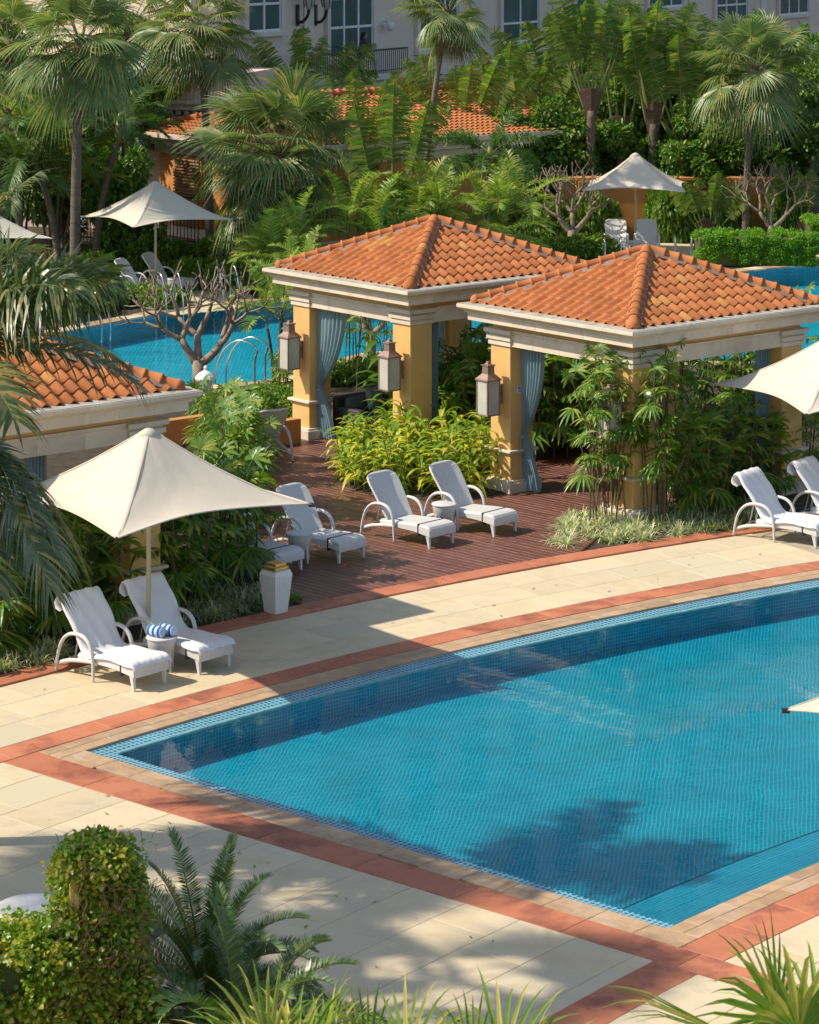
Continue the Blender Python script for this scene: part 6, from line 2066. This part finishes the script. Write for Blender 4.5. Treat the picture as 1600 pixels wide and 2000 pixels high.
# drooping palm at the left, seen in part ---------------------------------------------
t = thing('drooping_palm', 'large palm with long drooping fronds at the left edge over the left pavilion', 'palm', (-5.6, 30.6, 0))
me, top = trunk_mesh(5.0, .16, .13, (0, 0)); ob('trunk', me, t)
b = MB(); b.tube([top - UP * .3, top + UP * .2, top + UP * .6], [.16, .22, .1], 10); ob('crownshaft', b.mesh('crownshaft', M['trunk_d'], smooth=True), t)
fronds(t, DATE, 10, top + UP * .45, lambda f: 72 - 105 * f, 1.0, az_range=(1.7, 4.6))
for az, e in ((-.25, 45), (.25, 45), (.0, 70), (-.6, 45), (.6, 20), (-.05, 20), (-1.0, 20), (-.15, -30), (-.5, -30), (.25, -30), (-.9, -30), (-1.3, -5), (1.1, 45), (-.35, 70)):
    ob('frond', DATE[e][abs(e) % 2], t, top + UP * (.4 if e > 0 else .1), (0, 0, az), random.uniform(.95, 1.05) * (.98 if e < 0 else 1.0))

# palms left of the picture that shade the terrace and the pool
fan_palm('palm left of the picture shading the terrace', -12.2, 27.9, 9.2, 15, 1.3, (0, 0), .16, 'palms shading the terrace')
fan_palm('second palm left of the picture shading the terrace', -9.6, 25.6, 9.0, 17, 1.35, (0, 0), .16, 'palms shading the terrace')

# cycads ----------------------------------------------------------------------------------
def cycad(label, x, y, h, n, s):
    t = thing('cycad', label, 'cycad', (x, y, 0), random.random() * 6, 'cycads on the terrace')
    b = MB(); b.tube([(0, 0, 0), (0, 0, h * .5), (0, 0, h)], [.14, .15, .11], 12); ob('trunk', b.mesh('trunk', M['trunk_d'], smooth=True), t)
    fronds(t, CYC, n, Vector((0, 0, h + .05)), lambda f: 80 - 88 * f, s)


cycad('dark green cycad with arching fronds beside the ivy pillar', -1.92, 25.3, .5, 48, 1.05)
cycad('second lower cycad nearer the bottom edge', -1.5, 24.2, .35, 48, 1.08)

# ivy pillar and wall ------------------------------------------------------------------------
iv = thing('ivy_pillar', 'pillar and low wall overgrown with bright green ivy in the lower left corner', 'wall', (-2.82, 24.4, 0), R(12))
b = MB(); b.box(-.25, .25, -.25, .25, 0, 1.98, .03); b.box(-3.6, -.25, -.36, .36, 0, 1.30, .03); ob('core_wall', b.mesh('core_wall', M['core']), iv)
b = MB(); b.box(-.29, -.20, -.285, -.245, 1.45, 1.9, .01); ob('bare_wall_patch', b.mesh('bare_wall_patch', M['yellow']), iv)
rs = np.random.RandomState(9); c = []; rd = []
for i in range(640):
    k = rs.rand()
    if k < .5:
        z = rs.uniform(.3, 2.04); a = rs.rand() * 6.28
        q = max(abs(math.cos(a)), abs(math.sin(a))); w_ = (.22 + .20 * (1 - z / 2.2)) * (1 + .18 * math.sin(z * 5 + a * 2)); x, y = w_ * math.cos(a) / q, w_ * math.sin(a) / q
        if 1.25 < z < 2.0 and x < -.2 and y < -.2 and rs.rand() < .85: continue
    elif k < .60: x, y, z = rs.uniform(-.25, .25), rs.uniform(-.25, .25), 2.04
    else:
        x = rs.uniform(-3.5, -.3); y, z = (rs.uniform(-.38, .38), 1.36) if rs.rand() < .45 else (-.42, rs.uniform(.3, 1.36))
    c.append((x, y, z)); s = rs.uniform(.06, .17) * (1.5 if rs.rand() < .12 else 1); rd.append((s, s, s))
ob('ivy_leaves', leaf_mass('ivy_leaves', c, rd, 72000, .048, M['ivy'], 10, .85, .5, .2), iv)
b = MB(); rnd = random.Random(4)
for i in range(170):
    if rnd.random() < .5: x, y, z = rnd.uniform(-.5, .5), -.46, rnd.uniform(.2, 2.1)
    else: x, y, z = rnd.uniform(-3.5, -.4), -.38, rnd.uniform(.1, 1.1)
    p = Vector((x, y, z)); pts = [p]
    for k in range(6):
        p = p + Vector((rnd.uniform(-.08, .08), rnd.uniform(-.03, .03), rnd.uniform(-.12, .04))); pts.append(p)
    b.tube(pts, .005, 4)
for i in range(16):
    x = rnd.uniform(-.4, .5); p = Vector((x, rnd.uniform(-.3, .3), 2.12)); pts = [p]
    d = Vector((rnd.uniform(-.5, .5), 0, 1))
    for k in range(5):
        d = d + Vector((rnd.uniform(-.3, .3), 0, -.25)); p = p + d * .05; pts.append(p)
    b.tube(pts, .003, 4)
ob('vine_stems', b.mesh('vine_stems', M['vine']), iv)

# white table and chair behind the ivy --------------------------------------------------------
g = G(62, 1776, .72)
t = thing('garden_table', 'round white table half hidden behind the ivy', 'table', (g.x, g.y, .012))
b = MB(); b.lathe([(.01, .70), (.36, .70), (.375, .71), (.375, .725), (.36, .735), (.01, .737)], 30); ob('table_top', b.mesh('table_top', M['white'], smooth=False), t)
b = MB(); b.lathe([(.22, 0), (.22, .02), (.04, .05), (.03, .7)], 14); ob('pedestal', b.mesh('pedestal', M['white'], smooth=True), t)
t = thing('garden_chair', 'white tubular chair at the round table behind the ivy', 'chair', (g.x + .34, g.y - .42, .012), R(150))
b = MB(); b.tube(lerp_path([(-.22, .2, 0), (-.22, .22, .45), (-.22, .28, .80), (-.15, .30, .84), (.15, .30, .84), (.22, .28, .80), (.22, .22, .45), (.22, .2, 0)], 24), .014, 7); ob('back_frame', b.mesh('back_frame', M['white'], smooth=True), t)
b = MB(); b.box(-.23, .23, -.22, .22, .43, .46, .012); ob('seat', b.mesh('seat', M['white']), t)
for sx in (-.2, .2):
    b = MB(); b.tube([(sx, -.2, 0), (sx, -.19, .44)], .014, 7); ob('leg', b.mesh('leg', M['white']), t)

# palms in the foreground, below the viewpoint --------------------------------------------------
NFAN = {e: [fan_leaf(e, 1.0, .5, 22, 23 * e + s, M['strapleaf'], spread=112, droop=.28, split=.24) for s in range(2)] for e in (74, 52, 30, 8)}


def near_palm(label, x, y, h, n, s, e0=80, e1=20, kind=None):
    t = thing('foreground_palm', label, 'palm', (x, y, 0), 0, 'palms along the bottom edge')
    me, top = trunk_mesh(h, .12, .09); ob('trunk', me, t)
    fronds(t, kind or NFAN, n, top, lambda f: e0 + (e1 - e0) * f, s)


near_palm('palm with long strap leaves at the bottom right', 2.85, 19.6, 1.95, 11, 1.2)
near_palm('palm fronds along the bottom edge below the cycad', -.85, 20.6, 1.32, 18, .95)
near_palm('palm fronds along the bottom edge between the cycad and the centre', -.15, 20.9, 1.12, 14, .9)
near_palm('palm fronds along the bottom edge at the centre', .6, 20.4, 1.32, 18, .95)

# fallen leaves ---------------------------------------------------------------------------------
rnd = random.Random(31); mb = MB()
areas = [([(600, 1170), (1080, 1090), (1000, 960), (640, 960)], 45, .036), ([(60, 1330), (500, 1220), (1480, 1050), (1500, 1090), (600, 1290), (100, 1400)], 26, .018), ([(20, 1500), (500, 1640), (1100, 1870), (700, 1900), (350, 1700), (20, 1600)], 18, .017)]
for poly, n, z in areas:
    for x, y in scatter(poly, n):
        a = rnd.random() * 6.28; L = rnd.uniform(.02, .05); d = Vector((math.cos(a), math.sin(a), 0)); s = Vector((-d.y, d.x, 0)); c = Vector((x, y, z))
        o = len(mb.v)
        mb.v += [tuple(c - d * L), tuple(c + s * L * .35 + UP * .008), tuple(c + d * L + UP * .012), tuple(c - s * L * .35 + UP * .006)]
        mb.f.append((o, o + 1, o + 2, o + 3)); mb.mi.append(0)
o = ob('fallen_leaves', mb.mesh('fallen_leaves', M['litter'])); tag(o, 'dry fallen leaves scattered on the deck and paving', 'leaf litter', None, 'stuff')
